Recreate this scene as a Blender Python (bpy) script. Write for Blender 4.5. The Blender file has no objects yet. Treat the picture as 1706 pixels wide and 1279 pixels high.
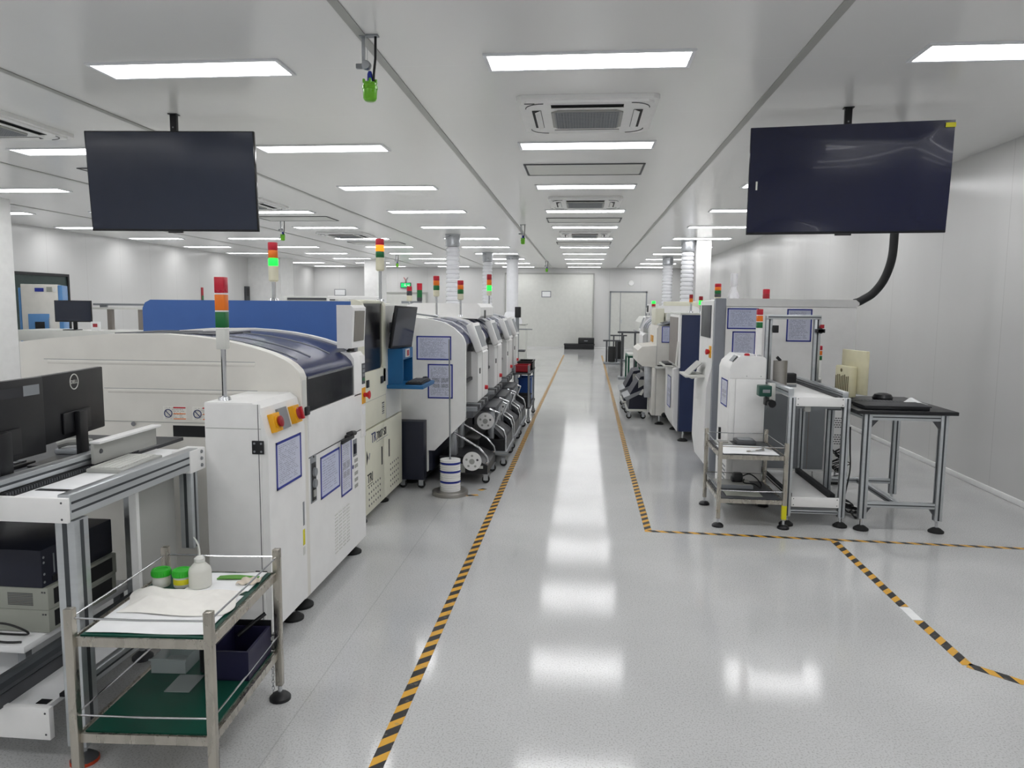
import bpy, bmesh, math, random
from mathutils import Vector, Matrix, Euler
random.seed(7)
PI = math.pi
S = bpy.context.scene
COL = S.collection

# ------------------------------------------------------------------ camera, world, exposure
CAM_H = 1.58
PSI, THETA, ROLL = math.radians(5.445), math.radians(6.056), math.radians(0.5)
right = Vector((math.cos(PSI), math.sin(PSI), 0))
fwd_h = Vector((-math.sin(PSI), math.cos(PSI), 0))
zup = Vector((0, 0, 1))
fwd = fwd_h*math.cos(THETA) - zup*math.sin(THETA)
up = fwd_h*math.sin(THETA) + zup*math.cos(THETA)
right, up = right*math.cos(ROLL) + up*math.sin(ROLL), up*math.cos(ROLL) - right*math.sin(ROLL)
cam = bpy.data.cameras.new('camera')
cam.sensor_width = 36
cam.lens = 1230/1706*36
cam.clip_start, cam.clip_end = 0.05, 100
cam_ob = bpy.data.objects.new('camera', cam)
COL.objects.link(cam_ob)
cam_ob.matrix_world = Matrix(((right.x, up.x, -fwd.x, 0), (right.y, up.y, -fwd.y, 0), (right.z, up.z, -fwd.z, CAM_H), (0, 0, 0, 1)))
S.camera = cam_ob

world = bpy.data.worlds.new('world')
S.world = world
world.use_nodes = True
world.node_tree.nodes['Background'].inputs[0].default_value = (0.8, 0.85, 0.9, 1)
world.node_tree.nodes['Background'].inputs[1].default_value = 0.05

PANEL_POWER = 9.0          # emission of the ceiling light diffusers
S.view_settings.view_transform = 'Standard'
S.view_settings.look = 'None'
S.view_settings.gamma = 1
S.view_settings.use_curve_mapping = False
S.view_settings.exposure = 0.5
S.cycles.max_bounces = 8
S.cycles.diffuse_bounces = 5
S.cycles.glossy_bounces = 4
S.cycles.sample_clamp_indirect = 6
S.cycles.use_denoising = True

# ------------------------------------------------------------------ materials
def lin(h):
    h = h.lstrip('#')
    o = []
    for i in (0, 2, 4):
        c = int(h[i:i+2], 16)/255
        o.append(c/12.92 if c <= 0.04045 else ((c+0.055)/1.055)**2.4)
    return (*o, 1)

MATS = {}
def mat(name, col, rough=0.45, metal=0.0, var=0.03, scale=9.0, bump=0.0, emit=None, estr=0.0, trans=0.0, alpha=1.0, spec=0.5, coat=0.0, stretch=None, rvar=0.08):
    m = bpy.data.materials.new(name)
    m.use_nodes = True
    nt = m.node_tree
    b = nt.nodes['Principled BSDF']
    tc = nt.nodes.new('ShaderNodeTexCoord')
    mp = nt.nodes.new('ShaderNodeMapping')
    if stretch: mp.inputs['Scale'].default_value = stretch
    nz = nt.nodes.new('ShaderNodeTexNoise')
    nz.inputs['Scale'].default_value = scale
    nz.inputs['Detail'].default_value = 4
    nt.links.new(tc.outputs['Object'], mp.inputs[0])
    nt.links.new(mp.outputs[0], nz.inputs['Vector'])
    c = lin(col)
    rp = nt.nodes.new('ShaderNodeValToRGB')
    rp.color_ramp.elements[0].position, rp.color_ramp.elements[1].position = 0.3, 0.7
    rp.color_ramp.elements[0].color = (*[x*(1-var) for x in c[:3]], 1)
    rp.color_ramp.elements[1].color = (*[min(1, x*(1+var)) for x in c[:3]], 1)
    nt.links.new(nz.outputs['Fac'], rp.inputs[0])
    nt.links.new(rp.outputs[0], b.inputs['Base Color'])
    mr = nt.nodes.new('ShaderNodeMapRange')
    mr.inputs['To Min'].default_value = max(0.02, rough-rvar)
    mr.inputs['To Max'].default_value = min(1, rough+rvar)
    nt.links.new(nz.outputs['Fac'], mr.inputs['Value'])
    nt.links.new(mr.outputs[0], b.inputs['Roughness'])
    b.inputs['Metallic'].default_value = metal
    b.inputs['Specular IOR Level'].default_value = spec
    b.inputs['Transmission Weight'].default_value = trans
    b.inputs['Alpha'].default_value = alpha
    b.inputs['Coat Weight'].default_value = coat
    if bump:
        bp = nt.nodes.new('ShaderNodeBump')
        bp.inputs['Strength'].default_value = bump
        bp.inputs['Distance'].default_value = 0.01
        nt.links.new(nz.outputs['Fac'], bp.inputs['Height'])
        nt.links.new(bp.outputs[0], b.inputs['Normal'])
    if emit:
        b.inputs['Emission Color'].default_value = lin(emit)
        b.inputs['Emission Strength'].default_value = estr
    MATS[name] = m
    return m

mat('white', '#f3f3f2', 0.38, var=0.03)
mat('white_warm', '#e4e2db', 0.38, var=0.03)
mat('cream', '#e2e1cf', 0.42)
mat('off_white', '#d8d9d4', 0.42)
mat('blue_panel', '#3f66a8', 0.42, var=0.03)
mat('sky_blue', '#5d93cc', 0.4)
mat('teal_blue', '#1c6296', 0.4)
mat('navy', '#14264f', 0.4)
mat('dark_box', '#11162a', 0.5)
mat('black', '#15161a', 0.42)
mat('black_gloss', '#0c0d12', 0.18)
mat('black_matte', '#1b1c1e', 0.65)
mat('charcoal', '#2f3034', 0.6)
mat('dark_grey', '#4a4c50', 0.5)
mat('grey', '#8b8f93', 0.45)
mat('grey_column', '#8a8e96', 0.42)
mat('grey_panel', '#a9aaa6', 0.45)
mat('pc_grey', '#a3a69c', 0.45)
mat('taupe', '#8d8681', 0.45)
mat('alu', '#c9cdd0', 0.34, metal=0.85, var=0.04, stretch=(1, 1, 6))
mat('alu_dark', '#4b4f53', 0.45, metal=0.6)
mat('steel', '#b9b4aa', 0.28, metal=0.95, stretch=(4, 4, 1), var=0.1)
mat('brushed', '#a8a5a0', 0.36, metal=0.9, stretch=(1, 1, 8))
mat('chrome', '#d8dadd', 0.16, metal=1.0)
mat('galvanised', '#b9bcc0', 0.3, metal=0.8, var=0.15)
mat('duct_white', '#f0f1f5', 0.45, var=0.03)
mat('rubber', '#121314', 0.7)
mat('green_mat', '#0c4a3c', 0.35, var=0.1)
mat('green_frame', '#1d5a45', 0.5)
mat('lime', '#6fbf22', 0.3)
mat('jar_green', '#2fb52a', 0.4)
mat('leaf_green', '#5d9a3c', 0.6)
mat('blue_plug', '#1c2f9a', 0.4)
mat('red', '#c2202c', 0.35)
mat('red_dark', '#a01828', 0.35)
mat('amber', '#ee7a1c', 0.35)
mat('green_lamp', '#146b36', 0.35)
mat('red_lamp', '#c01f35', 0.3)
mat('green_lit', '#22d848', 0.3, emit='#18f040', estr=1.3)
mat('amber_lit', '#ff8a20', 0.3, emit='#ff7a10', estr=1.2)
mat('lamp_body', '#dcd8c0', 0.45)
mat('yellow', '#efae1c', 0.4)
mat('tag_yellow', '#dfd820', 0.5)
mat('blue_frame', '#1d2f96', 0.45)
mat('ink', '#23252c', 0.7)
mat('logo_blue', '#25356f', 0.5)
mat('screen_dark', '#262c3b', 0.14, var=0.03, rvar=0.03)
mat('screen_film', '#0e1434', 0.16, var=0.05, rvar=0.04, coat=0.15, bump=0.02, scale=2.0)
mat('screen_grey', '#77736b', 0.25)
mat('beige', '#d9d4b4', 0.5, var=0.08)
mat('beige_slot', '#6a6348', 0.6)
mat('paper', '#f2f3f4', 0.75, bump=0.08, scale=14)
mat('cloth', '#f1efe9', 0.85, bump=0.15, scale=30)
mat('clear_plastic', '#c9d2d4', 0.2, alpha=0.42)
mat('milky', '#e4e4dc', 0.4, alpha=0.9)
mat('glove', '#d9cdbd', 0.85)
mat('purple_plastic', '#1d1b3e', 0.5)
mat('bin_blue', '#1c4f9c', 0.5)
mat('cardboard_yellow', '#c99338', 0.6)
mat('pink_red', '#b03a44', 0.6)
mat('exit_green', '#10a050', 0.4, emit='#18d070', estr=0.6)
mat('smoke_hood', '#1a2550', 0.24, var=0.05, rvar=0.04, spec=0.22)
mat('smoke_front', '#26282e', 0.12, alpha=0.8, rvar=0.03)
mat('window_glass', '#33413f', 0.12, var=0.05)
mat('cable', '#0f1012', 0.5)
mat('board_green', '#3f6f50', 0.5)
mat('orange_cap', '#d2481e', 0.5)
mat('light_frame', '#e8eaee', 0.4)

def nodes_of(name):
    m = bpy.data.materials.new(name)
    m.use_nodes = True
    MATS[name] = m
    return m, m.node_tree, m.node_tree.nodes['Principled BSDF']

def math_node(nt, op, a, b=None, c=None):
    n = nt.nodes.new('ShaderNodeMath')
    n.operation = op
    for i, v in enumerate((a, b, c)):
        if v is None: continue
        if isinstance(v, (int, float)): n.inputs[i].default_value = v
        else: nt.links.new(v, n.inputs[i])
    return n.outputs[0]

# light diffuser
m, nt, b = nodes_of('diffuser')
b.inputs['Base Color'].default_value = (0.9, 0.92, 0.95, 1)
b.inputs['Emission Color'].default_value = (0.97, 0.965, 0.97, 1)
b.inputs['Emission Strength'].default_value = PANEL_POWER

# printed paper: rows of small dark marks
def print_material(name, rows, base, ink, blocks=False):
    m, nt, b = nodes_of(name)
    uv = nt.nodes.new('ShaderNodeUVMap')
    sp = nt.nodes.new('ShaderNodeSeparateXYZ')
    nt.links.new(uv.outputs[0], sp.inputs[0])
    u, v = sp.outputs[0], sp.outputs[1]
    vr = math_node(nt, 'MULTIPLY', v, rows)
    row = math_node(nt, 'FLOOR', vr)
    inrow = math_node(nt, 'GREATER_THAN', math_node(nt, 'FRACT', vr), 0.5)
    cb = nt.nodes.new('ShaderNodeCombineXYZ')
    nt.links.new(math_node(nt, 'MULTIPLY', u, 26.0), cb.inputs[0])
    nt.links.new(math_node(nt, 'MULTIPLY', row, 7.31), cb.inputs[1])
    nz = nt.nodes.new('ShaderNodeTexNoise')
    nz.inputs['Scale'].default_value = 1.0
    nt.links.new(cb.outputs[0], nz.inputs['Vector'])
    word = math_node(nt, 'GREATER_THAN', nz.outputs['Fac'], 0.47)
    cl = nt.nodes.new('ShaderNodeCombineXYZ')
    nt.links.new(math_node(nt, 'MULTIPLY', row, 3.7), cl.inputs[0])
    n2 = nt.nodes.new('ShaderNodeTexNoise')
    n2.inputs['Scale'].default_value = 1.0
    nt.links.new(cl.outputs[0], n2.inputs['Vector'])
    lim = math_node(nt, 'ADD', math_node(nt, 'MULTIPLY', n2.outputs['Fac'], 0.7), 0.45)
    short = math_node(nt, 'LESS_THAN', u, lim)
    mu = math_node(nt, 'MULTIPLY', math_node(nt, 'GREATER_THAN', u, 0.07), math_node(nt, 'LESS_THAN', u, 0.93))
    mv = math_node(nt, 'MULTIPLY', math_node(nt, 'GREATER_THAN', v, 0.06), math_node(nt, 'LESS_THAN', v, 0.95))
    f = inrow
    for q in (word, short, mu, mv): f = math_node(nt, 'MULTIPLY', f, q)
    if blocks:
        def rect(u0, u1, v0, v1):
            a = math_node(nt, 'MULTIPLY', math_node(nt, 'GREATER_THAN', u, u0), math_node(nt, 'LESS_THAN', u, u1))
            c = math_node(nt, 'MULTIPLY', math_node(nt, 'GREATER_THAN', v, v0), math_node(nt, 'LESS_THAN', v, v1))
            return math_node(nt, 'MULTIPLY', a, c)
        vn = nt.nodes.new('ShaderNodeTexNoise')
        vn.inputs['Scale'].default_value = 22
        nt.links.new(uv.outputs[0], vn.inputs['Vector'])
        tone = math_node(nt, 'ADD', math_node(nt, 'MULTIPLY', math_node(nt, 'GREATER_THAN', vn.outputs['Fac'], 0.5), 0.7), 0.5)
        for r in ((0.14, 0.46, 0.46, 0.6), (0.54, 0.86, 0.46, 0.6), (0.18, 0.46, 0.3, 0.42), (0.54, 0.86, 0.3, 0.42)):
            f = math_node(nt, 'MAXIMUM', f, math_node(nt, 'MULTIPLY', rect(*r), tone))
    mx = nt.nodes.new('ShaderNodeMix')
    mx.data_type = 'RGBA'
    mx.inputs[6].default_value, mx.inputs[7].default_value = lin(base), lin(ink)
    nt.links.new(math_node(nt, 'MULTIPLY', f, 0.5), mx.inputs[0])
    nt.links.new(mx.outputs[2], b.inputs['Base Color'])
    b.inputs['Roughness'].default_value = 0.28
print_material('print_form', 22, '#d3d7ea', '#5a6080')
print_material('print_table', 15, '#ccd2ea', '#666c90')
print_material('print_photo', 26, '#d6d9ea', '#32384e', True)
print_material('print_label', 9, '#ecebe4', '#70685a')

# hazard tape
m, nt, b = nodes_of('hazard_tape')
uv = nt.nodes.new('ShaderNodeUVMap')
sp = nt.nodes.new('ShaderNodeSeparateXYZ')
nt.links.new(uv.outputs[0], sp.inputs[0])
d = math_node(nt, 'ADD', math_node(nt, 'MULTIPLY', sp.outputs[0], 1.0), sp.outputs[1])
st = math_node(nt, 'GREATER_THAN', math_node(nt, 'FRACT', math_node(nt, 'DIVIDE', d, 0.112)), 0.48)
wear = nt.nodes.new('ShaderNodeTexNoise')
wear.inputs['Scale'].default_value = 30
nt.links.new(uv.outputs[0], wear.inputs['Vector'])
mx = nt.nodes.new('ShaderNodeMix')
mx.data_type = 'RGBA'
mx.inputs[6].default_value, mx.inputs[7].default_value = lin('#e3ab33'), lin('#1d1d1f')
nt.links.new(st, mx.inputs[0])
m2 = nt.nodes.new('ShaderNodeMix')
m2.data_type = 'RGBA'
m2.inputs[7].default_value = lin('#8a8270')
nt.links.new(mx.outputs[2], m2.inputs[6])
nt.links.new(math_node(nt, 'MULTIPLY', math_node(nt, 'GREATER_THAN', wear.outputs['Fac'], 0.64), 0.35), m2.inputs[0])
nt.links.new(m2.outputs[2], b.inputs['Base Color'])
b.inputs['Roughness'].default_value = 0.35

# floor: speckled polished sheet flooring with fine scratches
m, nt, b = nodes_of('floor_vinyl')
tc = nt.nodes.new('ShaderNodeTexCoord')
n1 = nt.nodes.new('ShaderNodeTexNoise')
n1.inputs['Scale'].default_value, n1.inputs['Detail'].default_value = 140, 3
n2 = nt.nodes.new('ShaderNodeTexNoise')
n2.inputs['Scale'].default_value, n2.inputs['Detail'].default_value = 1.3, 5
nt.links.new(tc.outputs['Object'], n1.inputs['Vector'])
nt.links.new(tc.outputs['Object'], n2.inputs['Vector'])
r1 = nt.nodes.new('ShaderNodeValToRGB')
r1.color_ramp.elements[0].position, r1.color_ramp.elements[1].position = 0.32, 0.5
r1.color_ramp.elements[0].color, r1.color_ramp.elements[1].color = lin('#b3b4b3'), lin('#d2d3d3')
nt.links.new(n1.outputs['Fac'], r1.inputs[0])
r2 = nt.nodes.new('ShaderNodeValToRGB')
r2.color_ramp.elements[0].position, r2.color_ramp.elements[1].position = 0.3, 0.75
r2.color_ramp.elements[0].color, r2.color_ramp.elements[1].color = (0.86, 0.86, 0.86, 1), (1, 1, 1, 1)
nt.links.new(n2.outputs['Fac'], r2.inputs[0])
mm = nt.nodes.new('ShaderNodeMix')
mm.data_type, mm.blend_type = 'RGBA', 'MULTIPLY'
mm.inputs[0].default_value = 1
nt.links.new(r1.outputs[0], mm.inputs[6])
nt.links.new(r2.outputs[0], mm.inputs[7])
spo = nt.nodes.new('ShaderNodeSeparateXYZ')
nt.links.new(tc.outputs['Object'], spo.inputs[0])
def seam(coord, period, offset, w):
    f = math_node(nt, 'FRACT', math_node(nt, 'DIVIDE', math_node(nt, 'ADD', coord, offset), period))
    return math_node(nt, 'LESS_THAN', f, w/period)
sm = seam(spo.outputs[0], 40.0, 41.08, 0.005)
m3 = nt.nodes.new('ShaderNodeMix')
m3.data_type = 'RGBA'
m3.inputs[7].default_value = lin('#8f9090')
nt.links.new(math_node(nt, 'MULTIPLY', sm, 0.35), m3.inputs[0])
nt.links.new(mm.outputs[2], m3.inputs[6])
nt.links.new(m3.outputs[2], b.inputs['Base Color'])
mpf = nt.nodes.new('ShaderNodeMapping')
mpf.inputs['Rotation'].default_value = (0, 0, 0.35)
mpf.inputs['Scale'].default_value = (4, 60, 1)
nt.links.new(tc.outputs['Object'], mpf.inputs[0])
n3 = nt.nodes.new('ShaderNodeTexNoise')
n3.inputs['Scale'].default_value, n3.inputs['Detail'].default_value = 3, 6
nt.links.new(mpf.outputs[0], n3.inputs['Vector'])
mr = nt.nodes.new('ShaderNodeMapRange')
mr.inputs['To Min'].default_value, mr.inputs['To Max'].default_value = 0.03, 0.13
nt.links.new(n3.outputs['Fac'], mr.inputs['Value'])
nt.links.new(mr.outputs[0], b.inputs['Roughness'])
bp = nt.nodes.new('ShaderNodeBump')
bp.inputs['Strength'].default_value, bp.inputs['Distance'].default_value = 0.035, 0.004
nt.links.new(n3.outputs['Fac'], bp.inputs['Height'])
nt.links.new(bp.outputs[0], b.inputs['Normal'])

# painted sheet-metal sandwich panels (walls, ceiling)
def panel_material(name, col, axis, period, offset, rough, seam_col, w=0.006, amount=0.5, wave=(1, 1, 1)):
    m, nt, b = nodes_of(name)
    tc = nt.nodes.new('ShaderNodeTexCoord')
    sp = nt.nodes.new('ShaderNodeSeparateXYZ')
    nt.links.new(tc.outputs['Object'], sp.inputs[0])
    f = math_node(nt, 'FRACT', math_node(nt, 'DIVIDE', math_node(nt, 'ADD', sp.outputs[axis], offset), period))
    s = math_node(nt, 'LESS_THAN', f, w/period)
    mp = nt.nodes.new('ShaderNodeMapping')
    mp.inputs['Scale'].default_value = wave
    nt.links.new(tc.outputs['Object'], mp.inputs[0])
    nz = nt.nodes.new('ShaderNodeTexNoise')
    nz.inputs['Scale'].default_value, nz.inputs['Detail'].default_value = 1.0, 3
    nt.links.new(mp.outputs[0], nz.inputs['Vector'])
    rp = nt.nodes.new('ShaderNodeValToRGB')
    c = lin(col)
    rp.color_ramp.elements[0].color = (*[x*0.94 for x in c[:3]], 1)
    rp.color_ramp.elements[1].color = c
    nt.links.new(nz.outputs['Fac'], rp.inputs[0])
    mx = nt.nodes.new('ShaderNodeMix')
    mx.data_type = 'RGBA'
    mx.inputs[7].default_value = lin(seam_col)
    nt.links.new(math_node(nt, 'MULTIPLY', s, amount), mx.inputs[0])
    nt.links.new(rp.outputs[0], mx.inputs[6])
    nt.links.new(mx.outputs[2], b.inputs['Base Color'])
    b.inputs['Roughness'].default_value = rough
    bp = nt.nodes.new('ShaderNodeBump')
    bp.inputs['Strength'].default_value, bp.inputs['Distance'].default_value = 0.25, 0.02
    nt.links.new(nz.outputs['Fac'], bp.inputs['Height'])
    nt.links.new(bp.outputs[0], b.inputs['Normal'])
panel_material('ceiling_panel', '#efefee', 1, 1.142, 0.05, 0.22, '#f4f4f4', 0.006, 0.6, (1.6, 0.25, 1))
panel_material('wall_panel_x', '#d8d8d7', 0, 1.15, 0.2, 0.25, '#8a8a8a', 0.006, 0.45, (2.2, 1, 0.2))
panel_material('wall_panel_y', '#d4d4d3', 1, 1.15, 0.2, 0.24, '#8a8a8a', 0.006, 0.35, (1, 2.2, 0.2))
panel_material('perforated', '#aaaaac', 0, 0.022, 0, 0.5, '#55555a', 0.009, 0.8)

# ------------------------------------------------------------------ mesh builder
ORG = {}
class MB:
    def __init__(s):
        s.v, s.f, s.mi, s.uv, s.mats = [], [], [], [], []
    def mid(s, m):
        if m not in s.mats: s.mats.append(m)
        return s.mats.index(m)
    def face(s, idx, m, uv=None):
        s.f.append(tuple(idx)); s.mi.append(s.mid(m)); s.uv.append(uv)
    def add(s, verts, faces, m):
        o = len(s.v)
        s.v += [Vector(p) for p in verts]
        for f in faces: s.face([i+o for i in f], m)
        return s
    def box(s, x0, x1, y0, y1, z0, z1, m, bev=0.0):
        x0, x1 = min(x0, x1), max(x0, x1); y0, y1 = min(y0, y1), max(y0, y1); z0, z1 = min(z0, z1), max(z0, z1)
        if bev:
            bm = bmesh.new()
            bmesh.ops.create_cube(bm, size=1)
            for v in bm.verts:
                v.co = Vector(((x0+x1)/2+v.co.x*(x1-x0), (y0+y1)/2+v.co.y*(y1-y0), (z0+z1)/2+v.co.z*(z1-z0)))
            bev = min(bev, 0.45*min(x1-x0, y1-y0, z1-z0))
            bmesh.ops.bevel(bm, geom=list(bm.edges), offset=bev, segments=2, profile=0.5, affect='EDGES')
            bm.verts.index_update()
            s.add([v.co.copy() for v in bm.verts], [[v.index for v in f.verts] for f in bm.faces], m)
            bm.free()
            return s
        v = [(x, y, z) for z in (z0, z1) for y in (y0, y1) for x in (x0, x1)]
        return s.add(v, [(0, 2, 3, 1), (4, 5, 7, 6), (0, 1, 5, 4), (2, 6, 7, 3), (0, 4, 6, 2), (1, 3, 7, 5)], m)
    def prism(s, pts, axis, a0, a1, m):
        def P(p, a):
            if axis == 'x': return (a, p[0], p[1])
            if axis == 'y': return (p[0], a, p[1])
            return (p[0], p[1], a)
        n = len(pts)
        v = [P(p, a0) for p in pts] + [P(p, a1) for p in pts]
        f = [tuple(range(n)), tuple(range(2*n-1, n-1, -1))] + [(i, (i+1) % n, n+(i+1) % n, n+i) for i in range(n)]
        return s.add(v, f, m)
    def tube(s, path, r, m, seg=8, caps=True):
        path = [Vector(p) for p in path]
        n = len(path)
        vs, fs = [], []
        t0 = (path[1]-path[0]).normalized()
        ref = Vector((0, 0, 1)) if abs(t0.z) < 0.9 else Vector((1, 0, 0))
        nrm = t0.cross(ref).normalized()
        for i, p in enumerate(path):
            if i == 0: t = t0
            elif i == n-1: t = (path[-1]-path[-2]).normalized()
            else: t = ((path[i+1]-p).normalized() + (p-path[i-1]).normalized()).normalized()
            nrm = (nrm - t*nrm.dot(t)).normalized()
            bn = t.cross(nrm)
            rr = r[i] if isinstance(r, (list, tuple)) else r
            for k in range(seg):
                a = 2*PI*k/seg
                vs.append(p + (nrm*math.cos(a) + bn*math.sin(a))*rr)
        for i in range(n-1):
            for k in range(seg):
                fs.append((i*seg+k, i*seg+(k+1) % seg, (i+1)*seg+(k+1) % seg, (i+1)*seg+k))
        if caps:
            fs.append(tuple(range(seg-1, -1, -1)))
            fs.append(tuple(range((n-1)*seg, n*seg)))
        return s.add(vs, fs, m)
    def cyl(s, p0, p1, r, m, seg=16, r1=None):
        return s.tube([p0, p1], [r, r if r1 is None else r1], m, seg)
    def lathe(s, prof, c, m, seg=20, axis='z', caps=True):
        vs, fs = [], []
        for (r, h) in prof:
            for k in range(seg):
                a = 2*PI*k/seg
                q = (r*math.cos(a), r*math.sin(a), h)
                if axis == 'x': q = (h, q[0], q[1])
                if axis == 'y': q = (q[0], h, q[1])
                vs.append((c[0]+q[0], c[1]+q[1], c[2]+q[2]))
        n = len(prof)
        for i in range(n-1):
            for k in range(seg):
                fs.append((i*seg+k, i*seg+(k+1) % seg, (i+1)*seg+(k+1) % seg, (i+1)*seg+k))
        if caps:
            fs.append(tuple(range(seg-1, -1, -1)))
            fs.append(tuple(range((n-1)*seg, n*seg)))
        return s.add(vs, fs, m)
    def sheet(s, fn, nu, nv, m, th=0.0):
        vs = [Vector(fn(i/nu, j/nv)) for j in range(nv+1) for i in range(nu+1)]
        w = nu+1
        fs = [(j*w+i, j*w+i+1, (j+1)*w+i+1, (j+1)*w+i) for j in range(nv) for i in range(nu)]
        if th:
            o = len(vs)
            vs += [v - Vector((0, 0, th)) for v in vs]
            fs += [tuple(i+o for i in reversed(f)) for f in fs]
            rim = [i for i in range(nu)] + [j*w+nu for j in range(nv)] + [nv*w+i for i in range(nu, 0, -1)] + [j*w for j in range(nv, 0, -1)]
            for a, c in zip(rim, rim[1:]+rim[:1]): fs.append((a, a+o, c+o, c))
        return s.add(vs, fs, m)
    def quad(s, a, b, c, d, m):
        o = len(s.v)
        s.v += [Vector(p) for p in (a, b, c, d)]
        s.face((o, o+1, o+2, o+3), m, ((0, 0), (1, 0), (1, 1), (0, 1)))
        return s
    def text(s, txt, size, M, m, depth=0.0015, align='LEFT'):
        cu = bpy.data.curves.new('lettering', 'FONT')
        cu.body, cu.size, cu.extrude, cu.align_x = txt, size, depth, align
        cu.resolution_u = 3
        ob = bpy.data.objects.new('lettering', cu)
        COL.objects.link(ob)
        dg = bpy.context.evaluated_depsgraph_get()
        ev = ob.evaluated_get(dg)
        me = ev.to_mesh()
        s.add([M @ v.co for v in me.vertices], [list(p.vertices) for p in me.polygons], m)
        ev.to_mesh_clear()
        bpy.data.objects.remove(ob)
        bpy.data.curves.remove(cu)
        return s
    def xf(s, M, start=0):
        for i in range(start, len(s.v)): s.v[i] = M @ s.v[i]
        return s
    def build(s, name, parent=None, smooth=35):
        off = ORG.get(parent.name, Vector()) if parent else Vector()
        me = bpy.data.meshes.new(name)
        me.from_pydata([tuple(v-off) for v in s.v], [], s.f)
        for k in s.mats: me.materials.append(MATS[k])
        for p, i in zip(me.polygons, s.mi): p.material_index = i
        if any(u is not None for u in s.uv):
            ul = me.uv_layers.new(name='UVMap')
            for p, u in zip(me.polygons, s.uv):
                if u:
                    for li, q in zip(p.loop_indices, u): ul.data[li].uv = q
        else:
            bm = bmesh.new()
            bm.from_mesh(me)
            bmesh.ops.recalc_face_normals(bm, faces=list(bm.faces))
            bm.to_mesh(me)
            bm.free()
        for p in me.polygons: p.use_smooth = True
        me.set_sharp_from_angle(angle=math.radians(smooth))
        o = bpy.data.objects.new(name, me)
        COL.objects.link(o)
        if parent:
            o.parent = parent
            ORG[o.name] = off
        return o

def tag(o, label, cat, group=None, kind=None):
    o['label'] = label
    o['category'] = cat
    if group: o['group'] = group
    if kind: o['kind'] = kind
    return o
def thing(name, label, cat, loc=(0, 0, 0), group=None):
    """An Empty at the thing's base; its parts are meshes parented to it."""
    o = bpy.data.objects.new(name, None)
    o.empty_display_size = 0.1
    COL.objects.link(o)
    o.location = loc
    ORG[o.name] = Vector(loc)
    return tag(o, label, cat, group)
def solo(mb, name, label, cat, group=None):
    """A thing that is one mesh: origin moved to its base centre."""
    c = Vector((sum(v.x for v in mb.v)/len(mb.v), sum(v.y for v in mb.v)/len(mb.v), min(v.z for v in mb.v)))
    for i in range(len(mb.v)): mb.v[i] = mb.v[i]-c
    o = mb.build(name)
    o.location = c
    return tag(o, label, cat, group)
def struct(mb, name):
    o = mb.build(name)
    o['kind'] = 'structure'
    o['label'] = name.replace('_', ' ')
    return o
def turn(root, rz=0, rx=0, ry=0):
    root.rotation_euler = (rx, ry, rz)
def dup(root, loc, label=None, group=None):
    r = root.copy(); COL.objects.link(r); r.location = loc
    if label: r['label'] = label
    if group: r['group'] = group
    for ch in list(root.children):
        c = ch.copy(); COL.objects.link(c); c.parent = r
        for g in list(ch.children):
            d = g.copy(); COL.objects.link(d); d.parent = c
    return r
def B(*a, **k): return MB().box(*a, **k)

# ------------------------------------------------------------------ the setting
H = 3.0
XL, XR, YB, YF = -10.4, 3.56, -3.6, 28.0
struct(B(XL-0.6, XR+0.2, YB-0.2, YF+0.2, -0.1, 0, 'floor_vinyl'), 'floor')
struct(B(XL-0.6, XR+0.2, YB-0.2, YF+0.2, H, H+0.1, 'ceiling_panel'), 'ceiling')
struct(B(XR, XR+0.15, YB, YF, 0, H, 'wall_panel_y'), 'wall_right')
struct(B(XL-0.4, XR, YB-0.15, YB, 0, H, 'wall_panel_x'), 'wall_back')
struct(B(XL-0.4, XR, YF, YF+0.15, 0, H, 'wall_panel_x'), 'wall_far')
struct(B(XL-0.15, XL, YB, YF, 0, H, 'wall_panel_y'), 'wall_left')
struct(B(XR-0.02, XR, YB, YF, 0, 0.05, 'white', bev=0.006), 'baseboard_right')
struct(B(XL, XL+0.02, YB, YF, 0, 0.05, 'white', bev=0.006), 'baseboard_left')
struct(B(XL+0.02, XR-0.02, YF-0.02, YF, 0, 0.05, 'white', bev=0.006), 'baseboard_far')
# dark joint rails between the ceiling panels, along the room
for i, x in enumerate((-1.2, 1.2, -3.6, -6.0, -8.4)):
    struct(B(x-0.025, x+0.025, YB, YF, H-0.006, H-0.0005, 'grey_panel'), f'trim_{i+1}')
# white painted columns
struct(B(-8.65, -8.04, 9.2, 9.85, 0, H, 'white'), 'wall_pillar_left')
struct(B(-10.4, -9.35, 22.3, 23.3, 0, H, 'white'), 'wall_pillar_corner')
struct(B(-7.0, -6.52, 23.3, 24.2, 0, H, 'white'), 'wall_pillar_back')
struct(B(2.36, 2.66, 16.1, 16.5, 0, H, 'white'), 'wall_pillar_right')
# window in the left wall
w = MB()
wy0, wy1, wz0, wz1 = 12.4, 14.1, 1.0, 2.08
w.box(XL, XL+0.04, wy0-0.05, wy1+0.05, wz0-0.05, wz0, 'dark_grey').box(XL, XL+0.04, wy0-0.05, wy1+0.05, wz1, wz1+0.05, 'black')
w.box(XL, XL+0.04, wy0-0.05, wy0, wz0, wz1, 'black').box(XL, XL+0.04, wy1, wy1+0.05, wz0, wz1, 'black')
w.box(XL+0.002, XL+0.012, wy0, wy1, wz0, wz1, 'window_glass')
struct(w, 'window_1')
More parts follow.
